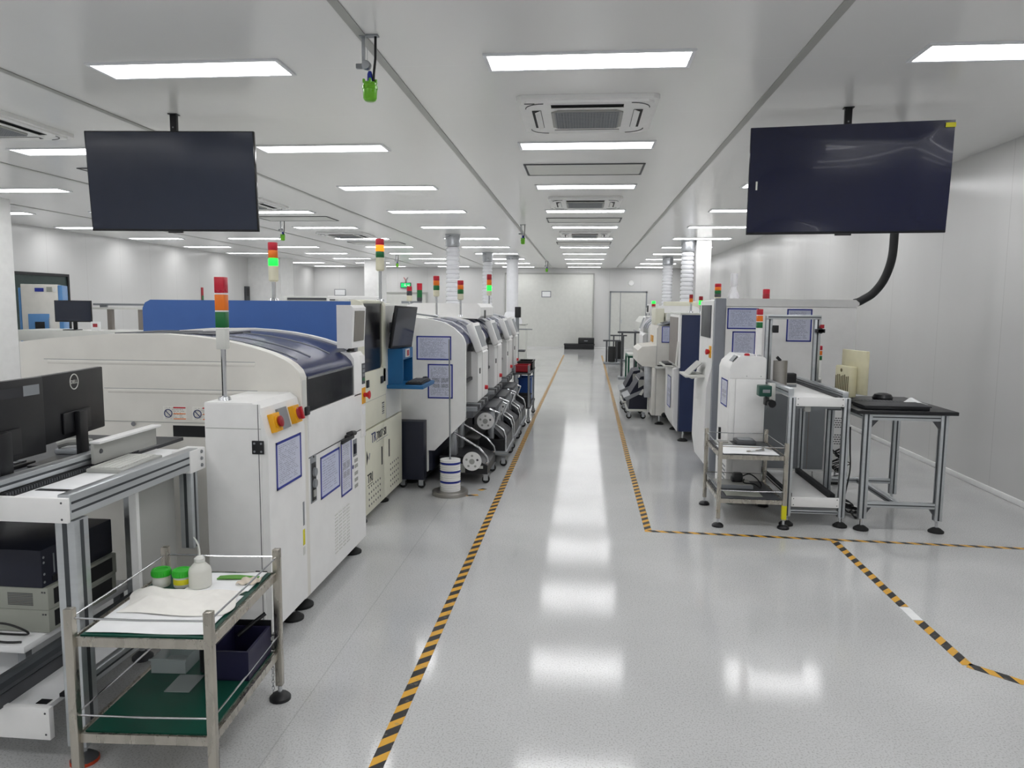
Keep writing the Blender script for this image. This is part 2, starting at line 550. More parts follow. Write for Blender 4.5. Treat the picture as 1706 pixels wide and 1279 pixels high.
# big sliding door and a double door in the far wall
w = MB()
w.box(-2.93, 0.34, YF-0.03, YF, 0.05, 2.76, 'off_white')
w.box(-2.97, -2.93, YF-0.05, YF, 0.05, 2.8, 'grey_panel').box(0.34, 0.39, YF-0.05, YF, 0.05, 2.8, 'grey_panel')
w.box(-2.97, 0.39, YF-0.05, YF, 2.76, 2.81, 'grey_panel')
struct(w, 'door_1')
w = MB()
w.box(1.02, 1.36, YF-0.03, YF, 0.05, 2.1, 'off_white').box(1.38, 2.3, YF-0.03, YF, 0.05, 2.1, 'off_white')
w.box(0.97, 1.02, YF-0.04, YF, 0.05, 2.15, 'grey').box(2.3, 2.35, YF-0.04, YF, 0.05, 2.15, 'grey')
w.box(1.36, 1.38, YF-0.035, YF, 0.05, 2.1, 'grey').box(0.97, 2.35, YF-0.04, YF, 2.1, 2.15, 'grey')
w.box(1.4, 1.43, YF-0.06, YF-0.03, 0.95, 1.1, 'alu')
struct(w, 'door_2')
# a third doorway frame under the exit sign
w = MB()
w.box(-7.6, -7.54, YF-0.05, YF, 0.05, 2.0, 'grey_panel').box(-6.0, -5.94, YF-0.05, YF, 0.05, 2.0, 'grey_panel')
w.box(-7.6, -5.94, YF-0.05, YF, 2.0, 2.06, 'grey_panel').box(-7.54, -6.0, YF-0.03, YF, 0.05, 2.0, 'off_white')
struct(w, 'door_3')

# ------------------------------------------------------------------ ceiling lights
ORD = ['nearest', 'second', 'third', 'fourth', 'fifth', 'sixth', 'seventh', 'eighth', 'ninth', 'tenth', 'eleventh', 'twelfth', 'farthest']
LIGHT_Y = [4.47 + 2.276*i for i in range(-3, 11)]
COLS = [(0.0, 'over the aisle'), (-2.4, 'over the machines left of the aisle'), (2.42, 'over the machines right of the aisle'),
        (-4.8, 'over the second bay to the left'), (-7.2, 'over the third bay to the left'), (-9.5, 'along the left wall')]
fr = MB()
L, Wd = 0.575, 0.128
for a in ((-L-0.022, L+0.022, -Wd-0.022, -Wd), (-L-0.022, L+0.022, Wd, Wd+0.022), (-L-0.022, -L, -Wd, Wd), (L, L+0.022, -Wd, Wd)):
    fr.box(*a, -0.012, -0.0005, 'light_frame')
df = B(-L, L, -Wd, Wd, -0.008, -0.0005, 'diffuser')
first = thing('ceiling_light', '', 'ceiling light', (0, 0, 0), 'rectangular ceiling light panels')
fr.build('frame', first); df.build('diffuser', first)
used = False
def cam_px(p):
    v = Vector(p)-Vector((0, 0, CAM_H))
    d = v.dot(fwd)
    return (853+1230*v.dot(right)/d, 639.5-1230*v.dot(up)/d) if d > 0.1 else (-9999, -9999)
for x, where in COLS:
    n = 0
    for y in LIGHT_Y:
        px = [cam_px((x+dx, y, H)) for dx in (-0.57, 0.57)]
        seen = any(-5 < q[0] < 1711 and 0 < q[1] < 1279 for q in px)
        if (not seen and y > 4.6) or (x < -9 and 22 < y < 23.5): continue
        if seen:
            lab = f'ceiling light panel {where}, {ORD[n]} in its row'
            n += 1
        else:
            lab = f'ceiling light panel {where}, above the entrance end'
        if not used:
            first.location = (x, y, H); first['label'] = lab; used = True
        else:
            dup(first, (x, y, H), lab)

# ceiling cassettes (air conditioners) and access hatches
def cassette(loc, label, first=None):
    if first: return dup(first, loc, label)
    t = thing('ceiling_air_conditioner', label, 'air conditioner', (0, 0, 0), 'ceiling cassette air conditioners')
    q = MB()
    s0 = 0.485
    outer = [(-s0, -s0+0.04), (-s0+0.04, -s0), (s0-0.04, -s0), (s0, -s0+0.04), (s0, s0-0.04), (s0-0.04, s0), (-s0+0.04, s0), (-s0, s0-0.04)]
    q.prism(outer, 'z', -0.03, -0.0005, 'white')
    q.prism([(p[0]*0.93, p[1]*0.93) for p in outer], 'z', -0.045, -0.03, 'white')
    q.build('cover', t)
    g = MB()
    a = 0.255
    g.prism([(-a, -a+0.05), (-a+0.05, -a), (a-0.05, -a), (a, -a+0.05), (a, a-0.05), (a-0.05, a), (-a+0.05, a), (-a, a-0.05)], 'z', -0.056, -0.0455, 'grey_panel')
    for i in range(-11, 12):
        g.box(-a+0.03, a-0.03, i*0.021-0.004, i*0.021+0.004, -0.059, -0.056, 'grey')
        g.box(i*0.021-0.003, i*0.021+0.003, -a+0.03, a-0.03, -0.058, -0.056, 'grey')
    g.build('intake_grille', t)
    for k in range(4):
        M = Matrix.Rotation(k*PI/2, 4, 'Z')
        l = MB()
        l.box(-0.25, 0.25, 0.325, 0.39, -0.0475, -0.0455, 'black_matte')
        l.xf(M)
        sl = l.build('air_slot', t)
        f = MB()
        f.prism([(0.328, -0.049), (0.365, -0.066), (0.368, -0.062), (0.332, -0.0476)], 'x', -0.25, 0.25, 'white')
        f.xf(M)
        f.build('louvre', t)
        h = MB()
        h.tube([(0.30+0.13*math.sin(i/8*PI/2), 0.30+0.13*math.cos(i/8*PI/2), -0.046) for i in range(9)], 0.004, 'dark_grey', 5)
        h.xf(M)
        h.build('corner_line', t)
    B(-0.43, -0.36, -0.44, -0.42, -0.047, -0.0455, 'black').build('status_window', t)
    t.location = loc
    return t
ac = cassette((0, 5.65, H), 'white ceiling cassette air conditioner above the aisle, nearest of that row')
for y, w_ in ((10.3, 'second from the front'), (14.8, 'third from the front')):
    cassette((0, y, H), f'white ceiling cassette air conditioner above the aisle, {w_}', ac)
for y, w_ in ((5.65, 'cut by the left photo edge'), (10.3, 'right of the left television'), (14.9, 'beyond the left television, far one')):
    cassette((-4.84, y, H), f'white ceiling cassette air conditioner of the left bay, {w_}', ac)

def hatch(loc, label, first=None):
    if first: return dup(first, loc, label)
    t = thing('ceiling_hatch', label, 'ceiling hatch', (0, 0, 0), 'ceiling access hatches')
    B(-0.585, 0.585, -0.285, 0.285, -0.006, -0.0005, 'off_white').build('panel', t)
    q = MB()
    for a in ((-0.61, 0.61, -0.31, -0.292), (-0.61, 0.61, 0.292, 0.31), (-0.61, -0.592, -0.292, 0.292), (0.592, 0.61, -0.292, 0.292)):
        q.box(*a, -0.009, -0.0005, 'dark_grey')
    q.build('frame', t)
    t.location = loc
    return t
ha = hatch((-0.02, 7.93, H), 'flat ceiling access hatch above the aisle behind the nearest air conditioner')
for y, w_ in ((12.5, 'second'), (17.0, 'third')):
    hatch((-0.02, y, H), f'flat ceiling access hatch above the aisle, {w_} from the front', ha)
for y, w_ in ((7.9, 'just left of the left television'), (12.2, 'behind the left television, above the lime pendant'), (17.0, 'far, above the blue machine back')):
    hatch((-4.8, y, H), f'flat ceiling access hatch of the left bay, {w_}', ha)

# hanging air drop outlets
def drop_outlet(loc, label, first=None):
    if first: return dup(first, loc, label)
    t = thing('hanging_outlet', label, 'hanging outlet', (0, 0, 0), 'lime hanging outlets')
    q = MB()
    q.box(-0.04, 0.06, -0.02, 0.02, -0.008, -0.0005, 'grey')
    q.box(-0.03, -0.012, -0.004, 0.004, -0.16, -0.005, 'galvanised').tube([(0.0, 0, 0), (0.0, 0, -0.15)], 0.002, 'chrome', 6)
    q.build('hanger_strap', t)
    MB().tube([(0.045, 0, -0.004), (0.043, 0, -0.12), (0.034, 0, -0.2), (0.032, 0, -0.245)], 0.007, 'cable', 8).build('cable', t)
    q = MB()
    q.lathe([(0.02, -0.02), (0.026, -0.01), (0.026, 0.01), (0.02, 0.02)], (-0.006, 0, -0.155), 'galvanised', 14, 'y')
    q.box(-0.062, -0.02, -0.012, 0.012, -0.17, -0.145, 'grey', bev=0.004)
    q.build('clamp', t)
    MB().lathe([(0.01, -0.245), (0.015, -0.235), (0.014, -0.2), (0.009, -0.185)], (0.012, 0, 0), 'blue_plug', 12).build('plug', t)
    MB().lathe([(0.022, -0.34), (0.03, -0.335), (0.036, -0.325), (0.038, -0.28), (0.041, -0.278), (0.041, -0.262), (0.037, -0.258), (0.037, -0.247), (0.028, -0.24)], (0.012, 0, 0), 'lime', 20).build('cup', t)
    for k in range(5):
        a = 2*PI*k/5
        MB().lathe([(0.006, -0.25), (0.008, -0.24), (0.006, -0.228)], (0.012+0.034*math.cos(a), 0.034*math.sin(a), 0), 'lime', 8).build('lug', t)
    t.location = loc
    return t
do = drop_outlet((-1.17, 4.0, H), 'lime green hanging outlet above the near left machine, largest of them')
for x, y, w_ in ((-5.2, 12.5, 'right of the left television'), (-1.1, 13.2, 'above the end of the left machine row'), (-5.4, 21.2, 'far back left above the exit sign'), (-1.2, 23.8, 'farthest one, before the far wall')):
    drop_outlet((x, y, H), f'lime green hanging outlet, {w_}', do)

# ------------------------------------------------------------------ floor tape
def tape(pts, w, name, label, group=None):
    q = MB()
    pts = [Vector((*p, 0)) for p in pts]
    u = 0
    for a, c in zip(pts, pts[1:]):
        d = (c-a); ln = d.length; d.normalize()
        nn = Vector((-d.y, d.x, 0))*w/2
        z0, z1 = Vector((0, 0, 0.0004)), Vector((0, 0, 0.0014))
        o = len(q.v)
        q.v += [a-nn+z1, c-nn+z1, c+nn+z1, a+nn+z1, a-nn+z0, c-nn+z0, c+nn+z0, a+nn+z0]
        U = ((u, 0), (u+ln, 0), (u+ln, w), (u, w))
        q.face((o, o+1, o+2, o+3), 'hazard_tape', U)
        for i, j in ((0, 1), (1, 2), (2, 3), (3, 0)):
            q.face((o+4+i, o+4+j, o+j, o+i), 'hazard_tape', (U[i], U[j], U[j], U[i]))
        u += ln
    return solo(q, name, label, 'floor tape', group)
tape([(-0.68, 1.7), (-0.678, 4.2), (-0.66, 12.0), (-0.602, 24.0)], 0.05, 'floor_tape', 'yellow and black striped floor tape along the left side of the aisle')
tape([(0.487, 5.185), (0.493, 7.8), (0.54, 13.0), (0.62, 24.0)], 0.05, 'floor_tape', 'yellow and black striped floor tape along the right machines, running to the far wall')
tape([(0.462, 5.165), (1.74, 5.12), (3.54, 5.06)], 0.04, 'floor_tape', 'yellow and black striped floor tape crossing in front of the right carts and desk')
tape([(1.735, 5.09), (1.732, 3.98)], 0.05, 'floor_tape', 'striped floor tape leaving the cross tape towards the camera, before the white label')
tape([(1.731, 3.8), (1.74, 3.33), (1.9, 3.19), (2.6, 2.72)], 0.05, 'floor_tape', 'striped floor tape bending away to the right photo edge, past the white label')
q = B(1.706, 1.756, 3.81, 3.97, 0.0004, 0.0014, 'paper')
lb = solo(q, 'floor_label', 'white paper label stuck on the floor between two striped tape pieces', 'label')
tape([(-0.98, 5.96), (-0.85, 6.0)], 0.04, 'floor_tape', 'short scrap of striped tape beside the reel stand, nearer piece')
tape([(-0.86, 6.16), (-0.82, 6.22)], 0.045, 'floor_tape', 'short scrap of striped tape beside the reel stand base, farther piece')

# ------------------------------------------------------------------ shared small builders
def level_foot(q, x, y, z, r=0.045, m='rubber', top='chrome'):
    q.lathe([(r, 0.0), (r, 0.012), (r*0.55, 0.03), (0.014, 0.036)], (x, y, 0), m, 16)
    q.cyl((x, y, 0.03), (x, y, z), 0.011, top, 8)
    return q
def notice(parent, face, a0, a1, z0, z1, at, kind='print_form', sgn=1):
    """Blue-framed laminated notice lying on a plane: face 'x' (plane x=at, a = y) or 'y' (plane y=at, a = x)."""
    t, w_ = 0.005*sgn, 0.011
    q = MB()
    def bx(u0, u1, v0, v1, m, d0, d1):
        if face == 'x': q.box(at+d0, at+d1, u0, u1, v0, v1, m)
        else: q.box(u0, u1, at+d0, at+d1, v0, v1, m)
    bx(a0, a1, z0, z1, 'off_white', 0.0003*sgn, t*0.5)
    bx(a0, a0+w_, z0, z1, 'blue_frame', t*0.5, t); bx(a1-w_, a1, z0, z1, 'blue_frame', t*0.5, t)
    bx(a0, a1, z0, z0+w_, 'blue_frame', t*0.5, t); bx(a0, a1, z1-w_, z1, 'blue_frame', t*0.5, t)
    o = q.build('notice', parent)
    p = MB()
    d = at+t*0.6
    L_, R_ = (a0+w_, a1-w_)
    if face == 'x':
        if sgn > 0: p.quad((d, L_, z0+w_), (d, R_, z0+w_), (d, R_, z1-w_), (d, L_, z1-w_), kind)
        else: p.quad((d, R_, z0+w_), (d, L_, z0+w_), (d, L_, z1-w_), (d, R_, z1-w_), kind)
    else:
        p.quad((L_, d, z0+w_), (R_, d, z0+w_), (R_, d, z1-w_), (L_, d, z1-w_), kind)
    pa = p.build('paper', o)
    return o
def stack_light(parent, x, y, z0, zl, h, r=0.03, lamps=('red_lamp', 'amber', 'green_lamp'), square=False, body=0.1, pole_r=0.012, pole_m='chrome', body_m='lamp_body'):
    """Signal tower: pole from z0 to zl, body, then lamps (listed top to bottom) of total height h."""
    q = MB()
    if zl > z0+0.005:
        q.cyl((x, y, z0), (x, y, zl), pole_r, pole_m, 10)
        q.lathe([(pole_r*2.6, 0), (pole_r*2.2, 0.015), (pole_r, 0.02)], (x, y, z0), pole_m, 14)
    if square: q.box(x-r, x+r, y-r, y+r, zl, zl+body, body_m, bev=0.004)
    else: q.lathe([(r*0.7, 0), (r, 0.01), (r, body)], (x, y, zl), body_m, 16)
    o = q.build('stack_light', parent)
    n = len(lamps)
    hh = h/n
    for i, lm in enumerate(lamps):
        zt = zl+body+h-i*hh
        k = MB()
        if square:
            k.box(x-r, x+r, y-r, y+r, zt-hh+0.006, zt, lm, bev=0.003).box(x-r*0.97, x+r*0.97, y-r*0.97, y+r*0.97, zt-hh, zt-hh+0.006, 'white')
        else:
            k.lathe([(r*0.92, 0), (r, 0.004), (r, hh-0.006), (r*0.92, hh)], (x, y, zt-hh), lm, 16)
        nm = {'r': 'red_lamp', 'a': 'amber_lamp', 'g': 'green_lamp', 'd': 'dark_lamp'}[lm[0]]
        k.build(nm, o)
    return o
def caster(q, x, y, r=0.04):
    q.lathe([(r*0.7, -0.012), (r, -0.009), (r, 0.009), (r*0.7, 0.012)], (x, y, r), 'rubber', 16, 'y')
    q.lathe([(r*0.4, -0.016), (r*0.45, 0), (r*0.4, 0.016)], (x, y, r), 'grey', 10, 'y')
    q.box(x-0.02, x+0.02, y-0.022, y-0.017, r*0.8, r*2.3, 'galvanised').box(x-0.02, x+0.02, y+0.017, y+0.022, r*0.8, r*2.3, 'galvanised')
    q.box(x-0.028, x+0.028, y-0.03, y+0.03, r*2.3, r*2.3+0.006, 'galvanised')
    return q
def profile_post(q, x, y, z0, z1, w, m='alu'):
    """Square slotted aluminium extrusion, upright."""
    q.box(x-w/2, x+w/2, y-w/2, y+w/2, z0, z1, m, bev=0.003)
    g = w*0.12
    for sx, sy in ((1, 0), (-1, 0), (0, 1), (0, -1)):
        cx, cy = x+sx*w/2, y+sy*w/2
        q.box(cx-(0.0008 if sx else g), cx+(0.0008 if sx else g), cy-(0.0008 if sy else g), cy+(0.0008 if sy else g), z0+0.004, z1-0.004, 'alu_dark')
    return q
def profile_beam(q, axis, a0, a1, c1, z, w, h, m='alu', slots=1):
    """Slotted aluminium extrusion lying along x or y; c1 = the other horizontal centre."""
    if axis == 'y': q.box(c1-w/2, c1+w/2, a0, a1, z-h/2, z+h/2, m, bev=0.003)
    else: q.box(a0, a1, c1-w/2, c1+w/2, z-h/2, z+h/2, m, bev=0.003)
    for k in range(slots):
        zz = z - h/2 + h*(k+1)/(slots+1)
        for s in (-1, 1):
            e = c1+s*w/2
            if axis == 'y': q.box(e-0.0008, e+0.0008, a0+0.004, a1-0.004, zz-0.004, zz+0.004, 'alu_dark')
            else: q.box(a0+0.004, a1-0.004, e-0.0008, e+0.0008, zz-0.004, zz+0.004, 'alu_dark')
    return q

# ================================================================== LEFT SIDE
# ------------------------------------------------------------------ buffer cabinet at the end of the line
xf = -1.37
t = thing('buffer_cabinet', 'narrow white cabinet with slanted switch panel and red-amber-green signal tower, beside steel cart', 'machine', (-1.52, 3.3, 0))
y0, y1 = 3.08, 3.515
q = MB()
q.prism([(-1.655, 0.08), (-1.39, 0.08), (-1.37, 0.1), (-1.37, 0.98), (-1.405, 1.12), (-1.44, 1.145), (-1.655, 1.145)], 'y', y0+0.004, y1, 'white')
q.box(-1.655, -1.40, y0, y0+0.004, 0.10, 1.14, 'white')
q.box(-1.652, -1.40, y0-0.0006, y0+0.001, 1.03, 1.033, 'grey_panel')
q.box(-1.412, -1.409, y0-0.0006, y0+0.001, 0.10, 1.14, 'dark_grey')
q.build('body', t)
for z in (0.95, 0.36, 0.2):
    h = B(-1.44, -1.385, y0-0.006, y0-0.0007, z-0.03, z+0.03, 'black', bev=0.004)
    for sx in (-1.428, -1.397):
        for sz in (-0.018, 0.018): h.lathe([(0.005, -0.001), (0.005, 0.001)], (sx, y0-0.006, z+sz), 'grey', 8, 'y')
    if z != 0.2: h.build('hinge', t)
q = MB()
q.box(xf, xf+0.0015, 3.47, 3.49, 0.48, 0.6, 'grey', bev=0.0006)
q.build('door_handle', t)
B(xf, xf+0.0012, 3.465, 3.49, 0.38, 0.46, 'tag_yellow').build('inspection_tag', t)
B(xf, xf+0.001, 3.465, 3.49, 0.33, 0.37, 'off_white').build('sticker', t)
notice(t, 'x', 3.16, 3.455, 0.735, 0.955, xf, 'print_form')
# slanted operator panel: plane from (-1.37,.98) to (-1.405,1.12)
sl = Vector((-0.035, 0, 0.14)).normalized(); sn = Vector((0.14, 0, 0.035)).normalized()
def onp(y, s, d): return Vector((-1.37, y, 0.98)) + sl*s + sn*d
def plate(q, ya, yb, sa, sb, d0, d1, m):
    v = [onp(y, s_, d) for d in (d0, d1) for (y, s_) in ((ya, sa), (yb, sa), (yb, sb), (ya, sb))]
    q.add(v, [(0, 1, 2, 3), (4, 5, 6, 7), (0, 1, 5, 4), (1, 2, 6, 5), (2, 3, 7, 6), (3, 0, 4, 7)], m); return q
plate(MB(), 3.235, 3.335, 0.022, 0.12, 0.0005, 0.012, 'grey').build('touch_screen', t)
for yc, sc, lab in ((3.175, 0.066, 'emergency_stop'), (3.41, 0.07, 'power_switch')):
    q = plate(MB(), yc-0.036, yc+0.036, sc-0.042, sc+0.042, 0.0005, 0.026, 'yellow')
    c = onp(yc, sc, 0.026)
    q.cyl(c, c+sn*0.006, 0.031, 'yellow', 16)
    e = q.build(lab, t)
    k = MB()
    if lab == 'emergency_stop':
        k.tube([c+sn*0.0065, c+sn*0.01, c+sn*0.018, c+sn*0.021], [0.02, 0.024, 0.026, 0.018], 'red_dark', 16)
        k.build('button', e)
    else:
        k.tube([c+sn*0.0065, c+sn*0.014, c+sn*0.018], [0.03, 0.028, 0.02], 'red_dark', 16)
        k.add([c+sn*a+sl*b+Vector((0, d, 0)) for a in (0.016, 0.028) for (b, d) in ((-0.03, -0.007), (-0.03, 0.007), (0.03, 0.007), (0.03, -0.007))],
              [(0, 1, 2, 3), (4, 5, 6, 7), (0, 1, 5, 4), (1, 2, 6, 5), (2, 3, 7, 6), (3, 0, 4, 7)], 'red')
        k.build('knob', e)
stack_light(t, -1.605, 3.17, 1.145, 1.375, 0.23, 0.022, square=True, body=0.09, pole_r=0.011, body_m='off_white')
for x, y in ((-1.43, 3.13), (-1.43, 3.46), (-1.6, 3.13), (-1.6, 3.46)):
    level_foot(MB(), x, y, 0.09, 0.055).build('levelling_foot', t)

# ------------------------------------------------------------------ big white machine with smoked hood
t = thing('placement_machine', 'large white machine with curved smoked hood and grooved white side panel, behind the buffer cabinet', 'machine', (-2.1, 4.05, 0))
xf = -1.385
y0, y1 = 3.52, 4.58
top = [(-2.87, 1.375), (-2.7, 1.395), (-2.39, 1.42), (-2.1, 1.424), (-1.95, 1.415), (-1.83, 1.402), (-1.72, 1.383), (-1.63, 1.362), (-1.54, 1.335), (-1.47, 1.305), (-1.43, 1.28), (-1.40, 1.25), (-1.386, 1.215)]
prof = top + [(xf, 0.08), (-2.87, 0.08)]
q = MB()
q.prism(prof, 'y', y0, y0+0.075, 'white_warm')
q.build('near_side_panel', t)
# embossed grooves and the access flap on that side
g = MB()
for xa, xb, z in ((-2.74, -1.62, 1.29), (-2.42, -1.61, 1.147)):
    g.box(xa, xb, y0-0.0012, y0, z-0.0025, z, 'grey')
    g.prism([(y0, z-0.0025), (y0-0.003, z-0.008), (y0-0.003, z-0.018), (y0, z-0.025)], 'x', xa+0.02, xb, 'white_warm')
g.box(-2.84, -1.66, y0-0.0012, y0, 0.975, 0.979, 'grey_panel')
g.build('panel_groove', t)
MB().lathe([(0.012, -0.006), (0.012, -0.003), (0.005, -0.0002)], (-2.27, y0, 0.965), 'chrome', 12, 'y').build('bolt', t)
for xa in (-2.11, -1.955):
    w = MB(); w.quad((xa, y0-0.001, 0.99), (xa+0.125, y0-0.001, 0.99), (xa+0.125, y0-0.001, 1.06), (xa, y0-0.001, 1.06), 'print_label')
    w = w.build('warning_label', t)
    s_ = MB()
    s_.tube([(xa+0.027+0.02*math.cos(a), y0-0.002, 1.023+0.02*math.sin(a)) for a in [i*2*PI/16 for i in range(17)]], 0.0022, 'logo_blue', 5)
    s_.tube([(xa+0.013, y0-0.002, 1.037), (xa+0.041, y0-0.002, 1.009)], 0.0022, 'logo_blue', 5)
    s_.box(xa+0.056, xa+0.12, y0-0.0025, y0-0.0012, 1.05, 1.056, 'red').box(xa+0.056, xa+0.12, y0-0.0025, y0-0.0012, 1.02, 1.024, 'amber').box(xa+0.056, xa+0.12, y0-0.0025, y0-0.0012, 0.994, 0.998, 'amber')
    s_.build('prohibition_sign', w)
q = MB()
q.box(-2.06, -1.66, y0-0.002, y0, 0.905, 0.962, 'black')
q.build('board_slot', t)
# far rim, rear deck, lower carcass
q = MB()
q.prism(prof, 'y', y1-0.06, y1, 'white')
q.build('far_side_panel', t)
q = MB()
q.box(-2.86, -2.02, y0+0.075, y1-0.06, 0.08, 1.37, 'off_white')
q.box(-2.02, xf, y0+0.075, y1-0.06, 0.08, 1.03, 'white')
q.box(-2.6, -2.03, y0+0.16, y1-0.14, 1.37, 1.405, 'off_white', bev=0.01)
for xx in (-2.55, -2.4, -2.25, -2.1): q.box(xx, xx+0.11, y0+0.3, y1-0.3, 1.405, 1.414, 'dark_grey')
q.build('carcass', t)
# hood
hp = [(x, z-0.012) for x, z in top if x >= -2.12]
hp[-1] = (xf-0.006, 1.215)
n = len(hp)
q = MB()
vs = []
for yy in (y0+0.077, y1-0.062):
    vs += [(x, yy, z) for x, z in hp] + [(x-0.004, yy, z-0.012) for x, z in hp]
fs = []
for i in range(n-1):
    fs += [(i, i+1, 2*n+i+1, 2*n+i), (n+i, n+i+1, 3*n+i+1, 3*n+i), (i, i+1, n+i+1, n+i), (2*n+i, 2*n+i+1, 3*n+i+1, 3*n+i)]
fs += [(0, 2*n, 3*n, n), (n-1, 3*n-1, 4*n-1, 2*n-1)]
q.add(vs, fs, 'smoke_hood')
hood = q.build('hood', t, smooth=60)
for yy in (y0+0.17, y0+0.36, y0+0.66):
    k = MB()
    k.tube([(x, yy, z+0.001) for x, z in hp[:-3]], 0.0045, 'grey', 6)
    k.build('hood_rib', hood)
q = MB()
q.box(xf-0.012, xf-0.002, y0+0.09, y1-0.062, 1.035, 1.20, 'smoke_front')
q.box(xf-0.014, xf, y0+0.078, y0+0.09, 1.035, 1.21, 'black').box(xf-0.012, xf+0.002, y0+0.09, y1-0.16, 1.20, 1.212, 'chrome')
q.build('front_window', t)
q = MB()
for i in range(9): q.box(-1.6, -1.46, 3.72+i*0.08, 3.76+i*0.08, 1.035, 1.12+0.02*(i % 3), 'dark_grey')
q.box(-1.9, -1.44, 3.7, 4.48, 1.03, 1.035, 'black')
q.build('feeder_deck', t)
q = MB()
q.box(xf, xf+0.004, y0+0.08, y1-0.06, 0.80, 1.028, 'white', bev=0.0015)
q.box(xf, xf+0.002, y0+0.08, y1-0.09, 0.792, 0.797, 'dark_grey')
q.build('upper_flap', t)
k = MB()
k.box(xf+0.004, xf+0.03, 4.16, 4.2, 0.79, 0.815, 'black', bev=0.006).box(xf+0.02, xf+0.034, 4.04, 4.26, 0.782, 0.806, 'black', bev=0.006)
k.tube([(xf+0.004, 4.2, 0.81), (xf+0.03, 4.22, 0.82), (xf+0.032, 4.27, 0.812)], 0.014, 'black', 8)
k.build('flap_handle', t)
q = MB()
q.box(xf, xf+0.003, 3.62, 3.70, 0.55, 0.82, 'grey', bev=0.001)
q.box(xf+0.003, xf+0.005, 3.63, 3.685, 0.56, 0.76, 'black')
for z in (0.71, 0.65): q.lathe([(0.024, 0), (0.022, 0.012), (0.0, 0.013)], (xf+0.005, 3.66, z), 'grey', 14, 'x')
q.box(xf+0.005, xf+0.01, 3.645, 3.675, 0.58, 0.615, 'grey_panel')
q.lathe([(0.006, 0), (0.005, 0.003)], (xf+0.003, 3.66, 0.79), 'black', 8, 'x')
q.build('air_regulator_panel', t)
notice(t, 'x', 3.76, 4.07, 0.535, 0.765, xf, 'print_table')
notice(t, 'x', 4.095, 4.29, 0.46, 0.785, xf, 'print_photo')
q = MB()
q.box(xf, xf+0.003, 4.33, 4.40, 0.65, 0.755, 'grey', bev=0.001).box(xf+0.003, xf+0.012, 4.335, 4.365, 0.67, 0.73, 'dark_box')
q.build('latch_plate', t)
q = MB()
for z in (0.62, 0.585, 0.54, 0.5, 0.46): q.box(xf, xf+0.0012, 4.355, 4.42, z-0.011, z+0.011, 'grey_panel')
q.lathe([(0.014, 0), (0.013, 0.0015)], (xf, 4.325, 0.59), 'logo_blue', 12, 'x')
q.build('printed_symbols', t)
q = MB()
for r in range(12):
    for c in range(4): q.box(xf, xf+0.0022, 3.98+c*0.07, 4.03+c*0.07, 0.16+r*0.02, 0.167+r*0.02, 'off_white')
q.build('vent_grille', t)
# operator console on the far front corner
q = MB()
q.prism([(-1.57, 1.02), (xf+0.004, 1.02), (xf+0.004, 1.25), (xf-0.02, 1.285), (-1.57, 1.30)], 'y', 4.36, 4.578, 'white')
q.box(xf-0.03, xf+0.006, 4.49, 4.585, 0.74, 1.26, 'white', bev=0.006)
con = q.build('operator_console', t)
k = MB(); k.box(xf+0.006, xf+0.009, 4.51, 4.57, 1.08, 1.21, 'dark_grey')
for r in range(4):
    for c in range(2): k.box(xf+0.009, xf+0.011, 4.517+c*0.026, 4.537+c*0.026, 1.1+r*0.027, 1.118+r*0.027, 'grey' if r else 'green_lamp')
k.build('keypad', con)
k = MB(); k.box(xf+0.006, xf+0.01, 4.505, 4.575, 0.955, 1.055, 'yellow').tube([(xf+0.01, 4.54, 1.01), (xf+0.03, 4.54, 1.01), (xf+0.045, 4.54, 1.01), (xf+0.05, 4.54, 1.01)], [0.014, 0.014, 0.028, 0.02], 'red', 14)
k.build('emergency_stop', con)
B(xf+0.006, xf+0.009, 4.51, 4.57, 0.885, 0.94, 'paper').build('sticker', con)
for yy, z in ((3.555, 1.02), ):
    B(xf, xf+0.012, yy, yy+0.05, z, z+0.045, 'black', bev=0.004).build('latch', t)
B(xf, xf+0.001, 3.535, 3.58, 1.08, 1.2, 'off_white').build('side_sticker', t)
# hanging display box above the console
q = MB()
q.prism([(-1.475, 1.315), (-1.385, 1.315), (-1.372, 1.56), (-1.39, 1.575), (-1.475, 1.575)], 'y', 4.33, 4.59, 'white')
q.tube([(-1.43, 4.5, 1.29), (-1.43, 4.5, 1.316)], 0.03, 'grey', 12)
q.tube([(-1.44, 4.42, 1.29), (-1.43, 4.43, 1.3), (-1.42, 4.47, 1.3)], 0.01, 'black', 8)
bx_ = q.build('display_box', t)
k = MB()
def scr(z): return -1.385 + (z-1.315)/(1.56-1.315)*0.013
k.add([(scr(z)+d, y, z) for d in (0.0005, 0.003) for (y, z) in ((4.365, 1.355), (4.565, 1.355), (4.565, 1.54), (4.365, 1.54))],
      [(0, 1, 2, 3), (4, 5, 6, 7), (0, 1, 5, 4), (1, 2, 6, 5), (2, 3, 7, 6), (3, 0, 4, 7)], 'screen_grey')
k.build('screen', bx_)
for x, y in ((-1.45, 4.47), (-1.45, 3.62), (-2.78, 4.47), (-2.78, 3.62)):
    level_foot(MB(), x, y, 0.085, 0.065).build('levelling_foot', t)

